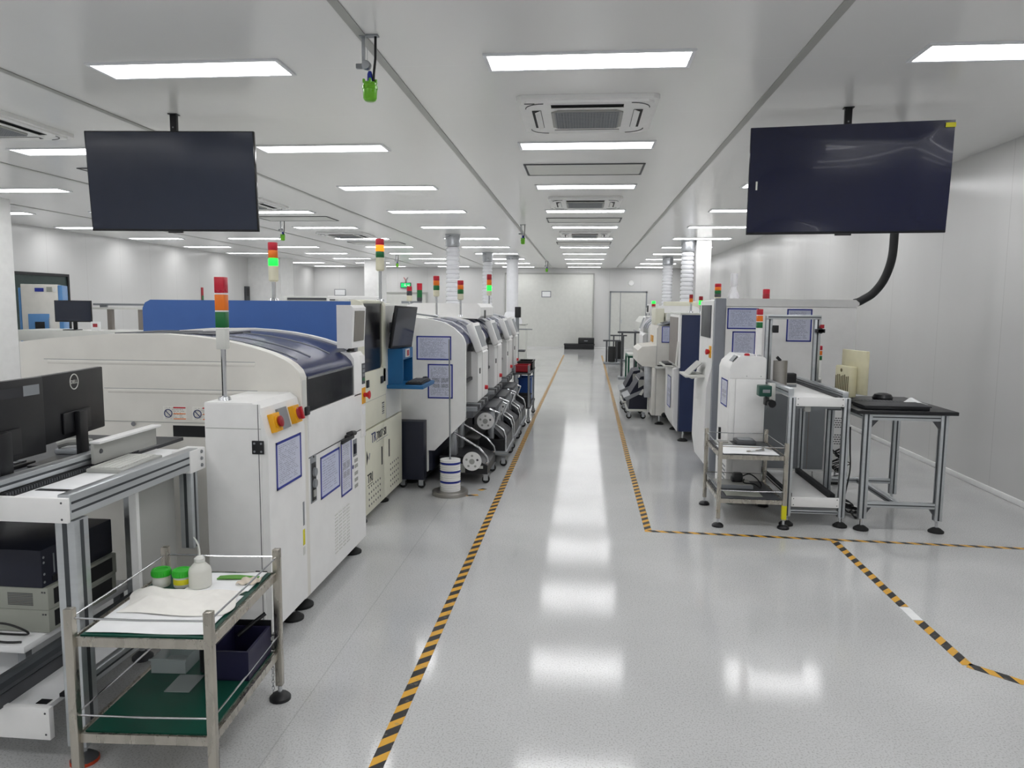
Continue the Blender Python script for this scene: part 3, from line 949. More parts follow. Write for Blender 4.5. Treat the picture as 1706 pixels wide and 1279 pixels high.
# ------------------------------------------------------------------ cream inspection machine with blue side panel
t = thing('inspection_machine', 'tall cream inspection machine with blue side panel, dark front window and perforated lower doors', 'machine', (-2.3, 5.54, 0))
y0, y1 = 5.0, 6.08
xf = -1.52
q = MB()
q.box(-3.12, xf-0.07, y0+0.012, y1, 0.09, 1.59, 'cream', bev=0.02)
q.build('carcass', t)
q = MB()
r = 0.06
q.prism([(-3.12, 0.3), (-1.6, 0.3), (-1.6, 1.6), (-3.12+r, 1.6), (-3.12+0.02, 1.58), (-3.12, 1.6-r)], 'y', y0, y0+0.012, 'blue_panel')
q.build('blue_side_panel', t)
# cream front frame with the window opening
q = MB()
q.prism([(-1.6, 0.98), (xf-0.005, 0.98), (xf, 0.99), (xf, 1.57), (xf-0.012, 1.6), (xf-0.05, 1.612), (-1.6, 1.612)], 'y', y0-0.002, y0+0.045, 'cream')
q.prism([(-1.6, 0.98), (xf-0.005, 0.98), (xf, 0.99), (xf, 1.57), (xf-0.012, 1.6), (xf-0.05, 1.612), (-1.6, 1.612)], 'y', 5.53, 5.6, 'cream')
q.prism([(-1.6, 0.69), (xf, 0.69), (xf, 1.57), (xf-0.012, 1.585), (-1.6, 1.585)], 'y', 5.6, y1, 'off_white')
q.box(-1.6, xf, y0, 5.6, 0.69, 1.1, 'cream', bev=0.008)
q.box(xf-0.05, xf, y0+0.04, 5.54, 1.585, 1.612, 'cream', bev=0.01)
q.build('front_frame', t)
q = MB()
q.prism([(y0+0.045, 1.1), (5.48, 1.1), (5.51, 1.115), (5.53, 1.14), (5.53, 1.585), (y0+0.045, 1.585)], 'x', xf-0.03, xf-0.012, 'black_gloss')
q.build('front_window', t)
q = MB()
q.box(-1.6, xf+0.004, y0+0.03, 5.52, 0.075, 0.68, 'cream', bev=0.006)
for yy in [5.1+0.058*i for i in range(6)]:
    for zz in [0.13+0.045*i for i in range(4)]: q.lathe([(0.009, 0), (0.009, 0.0012)], (xf+0.004, yy, zz), 'ink', 8, 'x')
o1 = q.build('lower_door', t)
q = MB()
q.box(-1.6, xf+0.004, 5.524, y1, 0.075, 0.68, 'cream', bev=0.006)
for yy in [5.7+0.06*i for i in range(5)]:
    for zz in [0.13+0.045*i for i in range(5)]: q.lathe([(0.009, 0), (0.009, 0.0012)], (xf+0.004, yy, zz), 'ink', 8, 'x')
o2 = q.build('lower_door', t)
xd = xf+0.004
B(xd, xd+0.0015, 5.435, 5.465, 0.36, 0.5, 'black', bev=0.0006).build('handle', o1)
B(xd, xd+0.0015, 5.645, 5.675, 0.38, 0.52, 'black', bev=0.0006).build('handle', o2)
RX = Matrix(((0, 0, 1, 0), (1, 0, 0, 0), (0, 1, 0, 0), (0, 0, 0, 1)))      # text plane facing +X, reading along +Y
k = MB()
k.text('TR', 0.105, Matrix.Translation((xd+0.001, 5.17, 0.575)) @ RX, 'logo_blue')
k.text('7007 SII', 0.085, Matrix.Translation((xd+0.001, 5.305, 0.578)) @ RX, 'ink')
k.box(xd, xd+0.0014, 5.30, 5.62, 0.56, 0.564, 'grey')
k.build('model_lettering', o1)
k = MB()
k.text('TRI', 0.095, Matrix.Translation((xd+0.001, 5.06, 0.30)) @ RX, 'ink')
k.box(xd, xd+0.0014, 5.06, 5.2, 0.283, 0.287, 'ink')
k.build('maker_lettering', o1)
k = MB()
k.prism([(5.05, 0.44), (5.085, 0.49), (5.05, 0.54), (5.045, 0.49)], 'x', xd, xd+0.0014, 'ink')
k.prism([(5.11, 0.465), (5.135, 0.51), (5.115, 0.515), (5.095, 0.48)], 'x', xd, xd+0.0014, 'grey')
k.build('emblem', o1)
for yy, zz in ((5.07, 0.99), (5.44, 0.985)):
    B(xf, xf+0.01, yy, yy+0.055, zz, zz+0.055, 'black', bev=0.004).build('latch', t)
k = MB()
for i in range(6): k.box(xf, xf+0.001, 5.48, 5.54, 0.745+i*0.016, 0.755+i*0.016, 'dark_grey' if i % 2 else 'grey')
k.build('printed_symbols', t)
MB().box(xf, xf+0.001, 5.02, 5.6, 0.886, 0.889, 'grey_panel').build('panel_seam', t)
stack_light(t, -2.2, 5.12, 1.6, 1.735, 0.165, 0.034, lamps=('red_lamp', 'amber', 'green_lit'), body=0.11, pole_r=0.014, body_m='lamp_body')
stack_light(t, -1.53, 5.5, 1.605, 1.83, 0.14, 0.032, lamps=('red_lamp', 'amber_lit', 'green_lamp'), body=0.10, pole_r=0.012, body_m='lamp_body')
for x, y in ((-1.6, 5.72), (-1.6, 5.12), (-3.0, 5.9), (-3.0, 5.12)):
    level_foot(MB(), x, y, 0.095, 0.06).build('levelling_foot', t)
# arm-mounted monitor and blue keyboard bracket
q = MB()
q.box(xf, xf+0.12, 5.66, 5.68, 0.955, 1.235, 'teal_blue').box(xf, xf+0.12, 5.98, 6.0, 0.955, 1.235, 'teal_blue')
q.box(xf, xf+0.02, 5.68, 5.98, 0.955, 1.235, 'teal_blue')
q.box(xf, xf+0.29, 5.62, 6.06, 0.925, 0.955, 'teal_blue', bev=0.004)
q.box(xf+0.10, xf+0.12, 5.68, 5.98, 1.15, 1.235, 'teal_blue')
br = q.build('keyboard_bracket', t)
k = MB(); k.box(xf+0.14, xf+0.27, 5.66, 6.0, 0.955, 0.972, 'black', bev=0.004)
for i in range(5): k.box(xf+0.15+i*0.022, xf+0.167+i*0.022, 5.675, 5.985, 0.972, 0.979, 'dark_grey')
k.build('keyboard', br)
k = MB(); k.lathe([(0.03, 0), (0.034, 0.012), (0.02, 0.03), (0.0, 0.034)], (xf+0.22, 6.03, 0.955), 'black', 12); k.build('mouse', br)
k = MB(); k.box(xf+0.12, xf+0.128, 5.74, 5.86, 1.165, 1.23, 'off_white').box(xf+0.128, xf+0.131, 5.77, 5.83, 1.175, 1.22, 'red_dark'); k.build('button_box', br)
q = MB()
M = Matrix.Translation((-1.415, 5.75, 1.405)) @ Matrix.Rotation(math.radians(9), 4, 'Y') @ Matrix.Rotation(math.radians(-8), 4, 'Z')
q.box(-0.012, 0.012, -0.22, 0.22, -0.165, 0.165, 'black', bev=0.005).box(-0.05, -0.012, -0.14, 0.14, -0.11, 0.11, 'black', bev=0.01).xf(M)
q.box(xf, -1.46, 5.72, 5.78, 1.36, 1.44, 'dark_grey')
mo = q.build('monitor', t)
k = B(0.0122, 0.0135, -0.205, 0.205, -0.145, 0.15, 'screen_dark').xf(M)
k.build('screen', mo)

# ------------------------------------------------------------------ pick-and-place machines and feeder trolleys
def mounter(sgn, xf, y0, y1, label, lights=(), cover=False, notices=False, screen=True, body='white'):
    """Rounded white mounter; sgn=-1 builds the body towards -x (left of the aisle)."""
    X = lambda d: xf + sgn*d
    t = thing('mounter', label, 'machine', (X(0.6), (y0+y1)/2, 0))
    P = [(0, 0.59), (0, 1.255), (0.012, 1.29), (0.03, 1.32), (0.1, 1.385), (0.18, 1.43), (0.30, 1.458), (0.42, 1.47), (1.3, 1.475), (1.3, 0.13), (0.33, 0.13), (0.33, 0.318), (0.268, 0.318)]
    pr = [(X(d), z) for d, z in P]
    q = MB().prism(pr, 'y', y0, y0+0.05, body); q.box(X(0.002), X(-0.001), y0-0.001, y0+0.05, 0.6, 1.25, body)
    q.build('near_side_panel', t)
    MB().prism(pr, 'y', y1-0.05, y1, body).build('far_side_panel', t)
    q = MB()
    q.box(X(0.10), X(1.28), y0+0.05, y1-0.05, 0.62, 1.2, 'black_matte').box(X(0.36), X(1.29), y0+0.05, y1-0.05, 0.14, 1.462, 'off_white')
    q.box(X(0.3), X(0.36), y0+0.05, y1-0.05, 0.13, 0.7, 'dark_box')
    q.build('carcass', t)
    hp = [(d+0.01, z-0.012) for d, z in P[1:8]]
    n = len(hp); vs = []
    for yy in (y0+0.052, y1-0.052): vs += [(X(d), yy, z) for d, z in hp] + [(X(d+0.012), yy, z-0.012) for d, z in hp]
    fs = []
    for i in range(n-1): fs += [(i, i+1, 2*n+i+1, 2*n+i), (n+i, n+i+1, 3*n+i+1, 3*n+i), (i, i+1, n+i+1, n+i), (2*n+i, 2*n+i+1, 3*n+i+1, 3*n+i)]
    fs += [(0, 2*n, 3*n, n), (n-1, 3*n-1, 4*n-1, 2*n-1)]
    hood = MB().add(vs, fs, 'smoke_hood').build('hood', t, smooth=60)
    for k in range(4):
        yy = y0+0.09+k*(y1-y0-0.18)/3
        MB().add([(X(d), yy+s, z+c) for c in (0, 0.012) for s in (-0.022, 0.022) for d, z in hp],
                 [f for i in range(n-1) for f in ((i, i+1, n+i+1, n+i), (2*n+i, 2*n+i+1, 3*n+i+1, 3*n+i), (i, i+1, 2*n+i+1, 2*n+i), (n+i, n+i+1, 3*n+i+1, 3*n+i))] + [(0, n, 3*n, 2*n), (n-1, 2*n-1, 4*n-1, 3*n-1)],
                 'duct_white' if k % 2 else 'galvanised').build('hood_strip', hood)
    q = MB(); q.box(X(0.012), X(0.03), y0+0.055, y1-0.055, 0.93, 1.25, 'smoke_front').box(X(0.0), X(0.03), y0+0.055, y1-0.055, 0.905, 0.93, 'black')
    q.build('front_window', t)
    # console column with tilted display
    ya, yb = y0+0.42, y0+0.66
    q = MB(); q.prism([(X(0.1), 0.66), (X(-0.02), 0.66), (X(-0.05), 0.7), (X(-0.05), 1.13), (X(-0.02), 1.16), (X(0.1), 1.16)], 'y', ya, y1-0.06, body)
    q.box(X(-0.052), X(-0.049), ya+0.28, ya+0.283, 0.67, 1.15, 'grey_panel')
    con = q.build('console', t)
    B(X(-0.05), X(-0.056), ya+0.1, ya+0.14, 0.95, 1.0, 'black').build('switch', con)
    k = MB(); k.lathe([(0.022, 0), (0.02, 0.03)], (X(-0.05)-(0.03 if sgn > 0 else 0), ya+0.5, 0.78), 'red', 12, 'x'); k.build('emergency_stop', con)
    if screen:
        M = Matrix.Translation((X(-0.02), ya+0.16, 1.285)) @ Matrix.Rotation(math.radians(-20)*(-sgn), 4, 'Y')
        q = MB().box(-0.035, 0.035, -0.2, 0.2, -0.135, 0.135, body, bev=0.012).xf(M)
        q.tube([(X(0.06), ya+0.16, 1.15), (X(0.03), ya+0.16, 1.2)], 0.03, 'grey_panel', 10)
        d = q.build('display', t)
        k = B(-sgn*0.0352, -sgn*0.038, -0.16, 0.16, -0.1, 0.1, 'grey').xf(M)
        k.build('screen', d)
    q = MB(); q.box(X(-0.06), X(0.1), y0+0.06, y1-0.08, 0.60, 0.655, 'dark_grey', bev=0.008)
    for i in range(12): q.box(X(-0.085), X(0.06), y0+0.1+i*0.08, y0+0.155+i*0.08, 0.655, 0.69, 'charcoal' if i % 3 else 'grey')
    q.build('feeder_bank', t)
    q = MB(); q.box(X(0.38), X(1.2), y0+0.1, y1-0.1, 0.03, 0.13, 'black_matte'); q.build('plinth', t)
    for x, y in ((X(0.5), y0+0.14), (X(0.5), y1-0.14), (X(1.1), y0+0.14), (X(1.1), y1-0.14)):
        MB().lathe([(0.06, 0), (0.06, 0.015), (0.02, 0.03)], (x, y, 0), 'rubber', 14).build('levelling_foot', t)
    if cover:
        q = MB()
        q.prism([(X(0.08), 1.44), (X(0.05), 1.47), (X(0.05), 1.56), (X(0.085), 1.6), (X(0.75), 1.6), (X(0.82), 1.575), (X(0.85), 1.53), (X(0.85), 1.476)], 'y', y0+0.04, y1-0.1, 'white')
        q.box(X(0.049), X(0.046), y0+0.3, y0+0.42, 1.44, 1.53, 'black')
        q.build('top_cover', t)
    for (dx, y, z1_, h, lamps) in lights:
        stack_light(t, X(dx), y, 1.47, z1_, h, 0.03, lamps=lamps, body=0.06, pole_r=0.01, body_m='lamp_body')
    if notices:
        notice(t, 'y', X(0.424), X(0.121), 1.11, 1.315, y0-0.001, 'print_form', -1)
        notice(t, 'y', X(0.326), X(0.108), 0.777, 1.075, y0-0.001, 'print_photo', -1)
        q = MB(); q.tube([(X(0.3), y0+0.3, 1.475), (X(0.5), y0+0.3, 1.5), (X(0.62), y0+0.25, 1.5), (X(0.62), y0+0.2, 1.47)], 0.008, 'grey', 6)
        q.box(X(0.5), X(0.56), y0+0.1, y0+0.16, 1.475, 1.52, 'galvanised', bev=0.005)
        q.build('air_fitting', t)
    return t
m1 = mounter(-1, -1.0, 6.25, 7.45, 'white mounter with two blue-framed notices on its near side, nearest of the left row',
        lights=((0.4, 7.0, 1.66, 0.135, ('red_lamp', 'amber', 'green_lamp')), (0.2, 7.2, 1.63, 0.13, ('red_lamp', 'amber', 'green_lamp'))), notices=True)
m2 = mounter(-1, -1.0, 7.52, 8.72, 'white mounter with the high rounded top cover, second of the left row', cover=True,
        lights=((0.9, 8.0, 1.62, 0.1, ('red_lamp', 'dark_grey')),))
m3 = mounter(-1, -1.0, 8.79, 9.99, 'white mounter with a green-lit signal tower, third of the left row', lights=((0.16, 9.1, 1.7, 0.2, ('red_dark', 'amber', 'green_lit')),))
m4 = mounter(-1, -1.03, 10.06, 11.26, 'white mounter at the far end of the left row', screen=True)

# dark cabinet tucked under the near side of the first mounter
t = thing('dark_cabinet', 'dark navy box on castors between cream machine and first white mounter', 'cabinet', (-1.45, 6.18, 0))
B(-1.56, -1.336, 6.11, 6.24, 0.085, 0.59, 'dark_box', bev=0.004).build('body', t)
for x in (-1.53, -1.37): caster(MB(), x, 6.175, 0.034).build('castor', t)

def reel(c, r, label, first=None, axis='y', group='component reels on the feeder trolleys'):
    if first: return dup(first, c, label)
    t = thing('component_reel', label, 'reel', (0, 0, 0), group)
    for s_ in (-0.012, 0.012):
        q = MB().lathe([(r*0.2, s_-0.0015), (r, s_-0.0015), (r, s_+0.0015), (r*0.2, s_+0.0015)], (0, 0, 0), 'white', 28, 'y')
        for k in range(5):
            a = 2*PI*k/5+0.3
            q.lathe([(r*0.13, s_-0.002), (r*0.13, s_+0.002)], (r*0.62*math.cos(a), 0, r*0.62*math.sin(a)), 'dark_grey' if k == 0 else 'grey_panel', 10, 'y')
        q.build('flange', t)
    MB().lathe([(r*0.3, -0.0165), (r*0.3, 0.0165)], (0, 0, 0), 'grey_panel', 18, 'y').build('hub', t)
    MB().lathe([(r*0.86, -0.01), (r*0.86, 0.01)], (0, 0, 0), 'black', 24, 'y').build('carrier_tape', t)
    t.location = c
    return t
def trolley(sgn, x_in, x_out, y0, y1, label, cover='charcoal', low=False):
    """Feeder trolley: dark base on castors, uprights, sloped cover and bent chrome push bars."""
    t = thing('feeder_trolley', label, 'trolley', ((x_in+x_out)/2, (y0+y1)/2, 0), 'feeder trolleys')
    s = 1 if x_out > x_in else -1
    q = MB()
    if low:
        q.prism([(x_in, 0.09), (x_out-s*0.02, 0.09), (x_out-s*0.02, 0.17), (x_out-s*0.16, 0.235), (x_in, 0.25)], 'y', y0, y1, 'black')
        q.box(x_out-s*0.13, x_out-s*0.06, y0-0.002, y0, 0.14, 0.165, 'off_white').box(x_out-s*0.33, x_out-s*0.22, y0-0.002, y0, 0.1, 0.18, 'grey_panel')
    else:
        q.box(x_in, x_out, y0, y1, 0.115, 0.155, 'grey', bev=0.004)
        q.box(x_in, x_out-s*0.015, y0+0.02, y1-0.02, 0.155, 0.27, 'black')
        q.box(x_in, x_out, y0-0.001, y1, 0.135, 0.14, 'grey_panel')
    q.build('base_frame', t)
    for x in (x_in+s*0.05, x_out-s*0.04):
        for y in (y0+0.05, y1-0.05): caster(MB(), x, y, 0.035).build('castor', t)
    q = MB().box(x_in+s*0.08, x_in+s*0.14, y0+0.06, y0+0.16, 0.2, 0.585, 'galvanised', bev=0.004); q.build('upright', t)
    q = B(x_in+s*0.08, x_in+s*0.14, y1-0.16, y1-0.06, 0.2, 0.585, 'galvanised', bev=0.004); q.build('upright', t); q = MB()
    q.box(x_in, x_in+s*0.16, y0+0.04, y1-0.04, 0.545, 0.59, 'dark_grey', bev=0.006)
    q.build('docking_head', t)
    if not low:
        n = 8
        q = MB().sheet(lambda u, v: (x_in+s*(0.02+u*(abs(x_out-x_in)-0.05)), y0+0.07+v*(y1-y0-0.14), 0.44-0.11*u-0.05*u*u+0.012*math.sin(9*v+4*u)), n, n, cover, 0.05)
        q.build('tape_cover', t)
    for y in (y0+0.03, y1-0.03):
        if low: pth = [(x_in+s*0.12, y, 0.56), (x_in+s*0.13, y, 0.45), (x_out-s*0.10, y, 0.32), (x_out-s*0.03, y, 0.24), (x_out-s*0.02, y, 0.2), (x_out-s*0.06, y, 0.16)]
        else: pth = [(x_in+s*0.10, y, 0.57), (x_in+s*0.2, y, 0.53), (x_out-s*0.12, y, 0.42), (x_out-s*0.04, y, 0.36), (x_out-s*0.02, y, 0.3), (x_out-s*0.02, y, 0.15)]
        MB().tube(pth, 0.011, 'chrome', 10).build('push_bar', t)
    return t
trolley(-1, -1.25, -0.80, 6.38, 6.95, 'low black feeder trolley with a big white reel, nearest on the left', low=True)
r0 = reel((-0.95, 6.33, 0.215), 0.082, 'white component reel on edge at front of the nearest left trolley')
c2 = trolley(-1, -1.0, -0.72, 7.1, 7.85, 'grey-covered feeder trolley on castors, second on the left of aisle')
reel((-0.93, 7.06, 0.46), 0.09, 'white component reel on second left trolley, under the chrome bar', r0)
c3 = trolley(-1, -1.0, -0.72, 7.98, 8.72, 'grey-covered feeder trolley with chrome bars, third on the left of aisle')
reel((-0.90, 7.94, 0.47), 0.09, 'white component reel on third left trolley, farther one', r0)
trolley(-1, -1.0, -0.72, 8.85, 9.6, 'grey-covered feeder trolley, fourth on the left of aisle', 'dark_grey')

# bin rack at the end of the left row
t = thing('bin_rack', 'dark stand with black, blue and green bins at the end of the left trolleys', 'rack', (-0.81, 10.3, 0))
q = MB()
for x in (-0.905, -0.715):
    for y in (9.85, 10.85): MB().cyl((x, y, 0.07), (x, y, 0.78), 0.014, 'grey', 8).build('post', t)
for x in (-0.905, -0.715):
    for y in (9.85, 10.85): caster(MB(), x, y, 0.03).build('castor', t)
def tray(x0, x1, y0, y1, z0, z1, m):
    q = MB(); w_ = 0.012
    q.box(x0, x1, y0, y1, z0, z0+w_, m).box(x0, x0+w_, y0, y1, z0, z1, m).box(x1-w_, x1, y0, y1, z0, z1, m).box(x0, x1, y0, y0+w_, z0, z1, m).box(x0, x1, y1-w_, y1, z0, z1, m)
    q.box(x0-0.01, x1+0.01, y0-0.01, y0, z1-0.02, z1, m).box(x0-0.01, x1+0.01, y1, y1+0.01, z1-0.02, z1, m)
    return q
for z in (0.2, 0.66): B(-0.93, -0.69, 9.83, 10.87, z, z+0.02, 'dark_grey').build('shelf', t)
def bin_(x0, x1, y0, y1, z0, z1, m, label): return solo(tray(x0, x1, y0, y1, z0, z1, m), 'storage_bin', label, 'bin', 'bins at the end of the left row')
bin_(-0.90, -0.71, 9.9, 10.3, 0.222, 0.36, 'charcoal', 'grey-black bin on the lower shelf of the left bin rack')
bin_(-0.90, -0.73, 10.4, 10.8, 0.222, 0.56, 'bin_blue', 'blue bin standing on the lower shelf of the left bin rack')
bin_(-0.91, -0.70, 10.35, 10.8, 0.682, 0.8, 'black', 'black bin on top of the left bin rack')
bin_(-0.91, -0.72, 9.9, 10.2, 0.682, 0.78, 'red_dark', 'dark red box on top of the left bin rack')

# pole-mounted stand beyond the bins
t = thing('pole_stand', 'grey upright pole stand with small black screen, beyond the left bin rack', 'stand', (-1.12, 12.6, 0))
MB().lathe([(0.22, 0.0), (0.22, 0.02), (0.05, 0.03)], (-1.12, 12.6, 0), 'dark_grey', 18).build('base', t)
MB().cyl((-1.12, 12.6, 0.02), (-1.12, 12.6, 1.55), 0.032, 'grey', 12).build('pole', t)
B(-1.16, -1.06, 12.55, 12.65, 1.38, 1.56, 'black', bev=0.01).build('screen_head', t)
B(-1.09, -0.86, 12.58, 12.62, 1.17, 1.19, 'grey').build('arm', t)
B(-1.2, -0.98, 12.5, 12.7, 0.80, 0.83, 'dark_grey').build('tray', t)

# corrugated extraction ducts (left)
def duct(x, y, z0, label, r=0.11, first=None, bend=0.0):
    t = thing('exhaust_duct', label, 'duct', (x, y, z0), 'ceiling extraction ducts')
    pr = []
    z = z0
    while z < H-0.32:
        pr += [(r, z-z0), (r*1.03, z-z0+0.02), (r, z-z0+0.055), (r*0.85, z-z0+0.065), (r*0.85, z-z0+0.08)]
        z += 0.09
    MB().lathe(pr, (x, y, z0), 'duct_white', 20).build('hose', t)
    q = MB().lathe([(r*1.06, z-z0), (r*1.12, z-z0+0.06), (r*1.05, z-z0+0.1), (r*1.14, z-z0+0.16), (r*1.08, H-z0-0.03), (r*1.15, H-z0-0.02), (r*1.15, H-z0-0.001)], (x, y, z0), 'galvanised', 20)
    q.build('collar', t)
    return t
duct(-2.66, 15.0, 1.32, 'white corrugated duct from ceiling to left oven, nearer left one', 0.135)
duct(-2.6, 20.0, 1.32, 'white corrugated duct from ceiling to left oven, farther left one', 0.13)
t = thing('exhaust_duct', 'plain smooth white duct dropping to a flared foot at far left of aisle', 'duct', (-2.07, 21.55, 1.05), 'ceiling extraction ducts')
MB().lathe([(0.17, 0.35), (0.17, 1.94)], (-2.07, 21.55, 1.05), 'duct_white', 24).build('pipe', t)
MB().lathe([(0.3, 0), (0.29, 0.1), (0.2, 0.33), (0.18, 0.35)], (-2.07, 21.55, 1.05), 'duct_white', 24).build('flare', t)
MB().lathe([(0.18, 0), (0.2, 0.05), (0.2, 0.09)], (-2.07, 21.55, 2.9), 'galvanised', 24).build('collar', t)

t = thing('pale_cabinet', 'low pale cabinet under the flared foot of the smooth duct', 'cabinet', (-2.07, 21.6, 0))
B(-2.48, -1.65, 21.24, 22.0, 0, 1.03, 'off_white', bev=0.02).build('body', t)
B(-2.49, -1.64, 21.23, 22.01, 1.03, 1.05, 'grey_panel').build('top_plate', t)

def oven(x0, x1, y0, y1, label, m='off_white'):
    t = thing('reflow_oven', label, 'oven', ((x0+x1)/2, (y0+y1)/2, 0))
    B(x0, x1, y0, y1, 0.1, 0.88, m, bev=0.02).build('base', t)
    n = 4
    for i in range(n):
        a, b_ = y0+(y1-y0)*i/n+0.02, y0+(y1-y0)*(i+1)/n-0.02
        MB().prism([(x0+0.03, 0.9), (x1-0.03, 0.9), (x1-0.03, 1.16), (x1-0.15, 1.31), (x0+0.15, 1.31), (x0+0.03, 1.16)], 'y', a, b_, m).build('lid', t)
    B(x0-0.02, x1+0.02, y0+0.01, y1-0.01, 0.88, 0.9, 'grey').build('conveyor_deck', t)
    for x in (x0+0.1, x1-0.1):
        for y in (y0+0.2, y1-0.2): level_foot(MB(), x, y, 0.11, 0.05).build('levelling_foot', t)
    return t
oven(-3.4, -2.42, 13.6, 20.9, 'long pale reflow oven under the two corrugated ducts, left of aisle')

# ------------------------------------------------------------------ near left inspection conveyor table
t = thing('conveyor_table', 'white-topped aluminium conveyor table at the lower left, carrying keyboard and monitors', 'conveyor', (-2.15, 2.65, 0))
B(-1.875, -1.70, 2.215, 3.06, 0.928, 0.936, 'paper', bev=0.003).build('top_sheet', t)
B(-2.7, -1.94, 2.215, 3.4, 0.91, 0.925, 'dark_grey').build('rear_deck', t)
q = B(-2.7, -1.655, 2.19, 2.205, 0.862, 0.945, 'white', bev=0.003)
for x in (-1.675, -1.9, -1.93):
    for z in (0.875, 0.93): q.lathe([(0.004, 0), (0.003, -0.0015)], (x, 2.19, z), 'dark_grey', 8, 'y')
q.build('end_plate', t)
profile_beam(MB(), 'y', 2.21, 3.02, -1.68, 0.91, 0.045, 0.085, slots=2).build('side_rail', t)
q = B(-1.735, -1.652, 2.945, 3.07, 0.855, 0.95, 'white', bev=0.003)
for z in (0.875, 0.905, 0.935): q.lathe([(0.008, -0.0), (0.007, 0.005)], (-1.652, 3.035, z), 'grey', 10, 'x')
q.build('end_bracket', t)
profile_beam(MB(), 'y', 2.1, 2.86, -1.915, 0.975, 0.045, 0.04).build('centre_rail', t)
q = B(-1.9, -1.885, 2.205, 2.95, 0.937, 0.953, 'black')
for i in range(60): q.box(-1.886, -1.88, 2.21+i*0.0123, 2.217+i*0.0123, 0.938, 0.95, 'dark_grey')
q.build('drive_chain', t)
q = B(-1.885, -1.87, 2.64, 3.06, 0.955, 1.035, 'grey_panel', bev=0.003).box(-1.89, -1.845, 2.64, 3.06, 1.035, 1.045, 'white', bev=0.002)
q.lathe([(0.01, 0), (0.008, 0.004)], (-1.87, 2.68, 1.0), 'dark_grey', 10, 'x')
q.build('guide_wall', t)
B(-1.86, -1.74, 2.31, 2.335, 0.9362, 0.9375, 'black').build('slot_opening', t)
for x, y in ((-1.69, 2.255), (-1.93, 2.98), (-2.62, 2.255), (-2.62, 2.98)):
    profile_post(MB(), x, y, 0.07, 0.862, 0.07).build('leg', t)
q = profile_post(MB(), -1.69, 2.99, 0.52, 0.855, 0.055)
q.box(-1.76, -1.74, 2.7, 2.96, 0.36, 0.86, 'grey_panel').box(-1.765, -1.735, 2.68, 2.7, 0.34, 0.865, 'white')
q.build('end_support', t)
for x, y in ((-1.69, 2.255), (-1.93, 2.98), (-2.62, 2.255)):
    q = level_foot(MB(), x, y, 0.08, 0.045, 'dark_grey', 'chrome')
    q.lathe([(0.047, 0.0), (0.047, 0.01), (0.03, 0.02)], (x, y, 0.0), 'orange_cap', 14) if x > -1.7 else None
    q.build('levelling_foot', t)
B(-2.7, -1.79, 2.222, 3.3, 0.195, 0.212, 'paper').build('lower_sheet', t)
q = B(-2.7, -1.765, 2.195, 2.218, 0.105, 0.218, 'white', bev=0.003)
for z in (0.125, 0.2): q.lathe([(0.004, 0), (0.003, -0.0015)], (-1.78, 2.195, z), 'dark_grey', 8, 'y')
q.build('lower_end_plate', t)
q = MB().box(-1.95, -1.93, 2.1, 3.2, 0.213, 0.26, 'dark_grey').tube([(-1.94, 2.1, 0.29), (-1.94, 3.2, 0.29)], 0.03, 'alu_dark', 10)
q.build('lower_rail', t)
q = MB()
profile_beam(q, 'y', 2.3, 3.0, -1.745, 0.235, 0.03, 0.045); q.box(-1.79, -1.76, 2.28, 3.0, 0.213, 0.225, 'black')
q.build('lower_side_rail', t)
B(-1.84, -1.80, 2.23, 2.26, 0.2125, 0.214, 'black').build('slot_opening', t)

def chassis(x0, x1, y0, y1, z0, z1, m, label, vent=None, dark=False):
    t = thing('computer_case', label, 'computer', ((x0+x1)/2, (y0+y1)/2, z0), 'computer cases under the conveyor table')
    B(x0, x1, y0, y1, z0, z1, m, bev=0.004).build('housing', t)
    q = MB()
    if dark:
        for i in range(6): q.box(x1, x1+0.002, y0+0.06+i*0.024, y0+0.066+i*0.024, z0+0.04, z1-0.03, 'grey')
        q.box(x1, x1+0.003, y0+0.05, y0+0.21, z0+0.01, z0+0.03, 'black')
        for yy in (y0+0.012,):
            for zz in (z0+0.02, z0+0.05, z1-0.03, z1-0.05): q.lathe([(0.005, 0), (0.004, 0.002)], (x1, yy, zz), 'grey', 8, 'x')
        q.build('card_slots', t)
    else:
        for i in range(9): q.box(x1-0.16, x1-0.06, y0-0.0015, y0, z0+0.018+i*0.0055, z0+0.0205+i*0.0055, 'dark_grey') if vent else None
        for x in (x1-0.012, x1-0.022): q.box(x-0.003, x+0.003, y0-0.0015, y0, z1-0.02, z1-0.014, 'dark_grey')
        q.box(x1, x1+0.001, y0+0.03, y1-0.03, z0+0.015, z1-0.012, 'black_matte')
        q.build('vent_grille', t)
    return t
chassis(-2.45, -1.955, 2.46, 2.86, 0.353, 0.4405, 'pc_grey', 'lowest flat grey computer case of the stack under the left conveyor table')
chassis(-2.45, -1.95, 2.455, 2.86, 0.441, 0.5275, 'pc_grey', 'flat grey computer case with vent grille, middle of the stack', vent=True)
chassis(-2.46, -1.965, 2.45, 2.86, 0.528, 0.672, 'dark_box', 'black rack computer on top of two grey cases', dark=True)
q = B(-2.5, -1.97, 2.35, 3.0, 0.325, 0.35, 'paper', bev=0.003)
tt = thing('equipment_shelf', 'low white shelf board under the stack of computer cases', 'shelf', (-2.2, 2.7, 0.213))
q.build('board', tt)
for x in (-2.46, -2.01):
    for y in (2.4, 2.95): B(x-0.015, x+0.015, y-0.015, y+0.015, 0.2125, 0.325, 'grey').build('leg', tt)
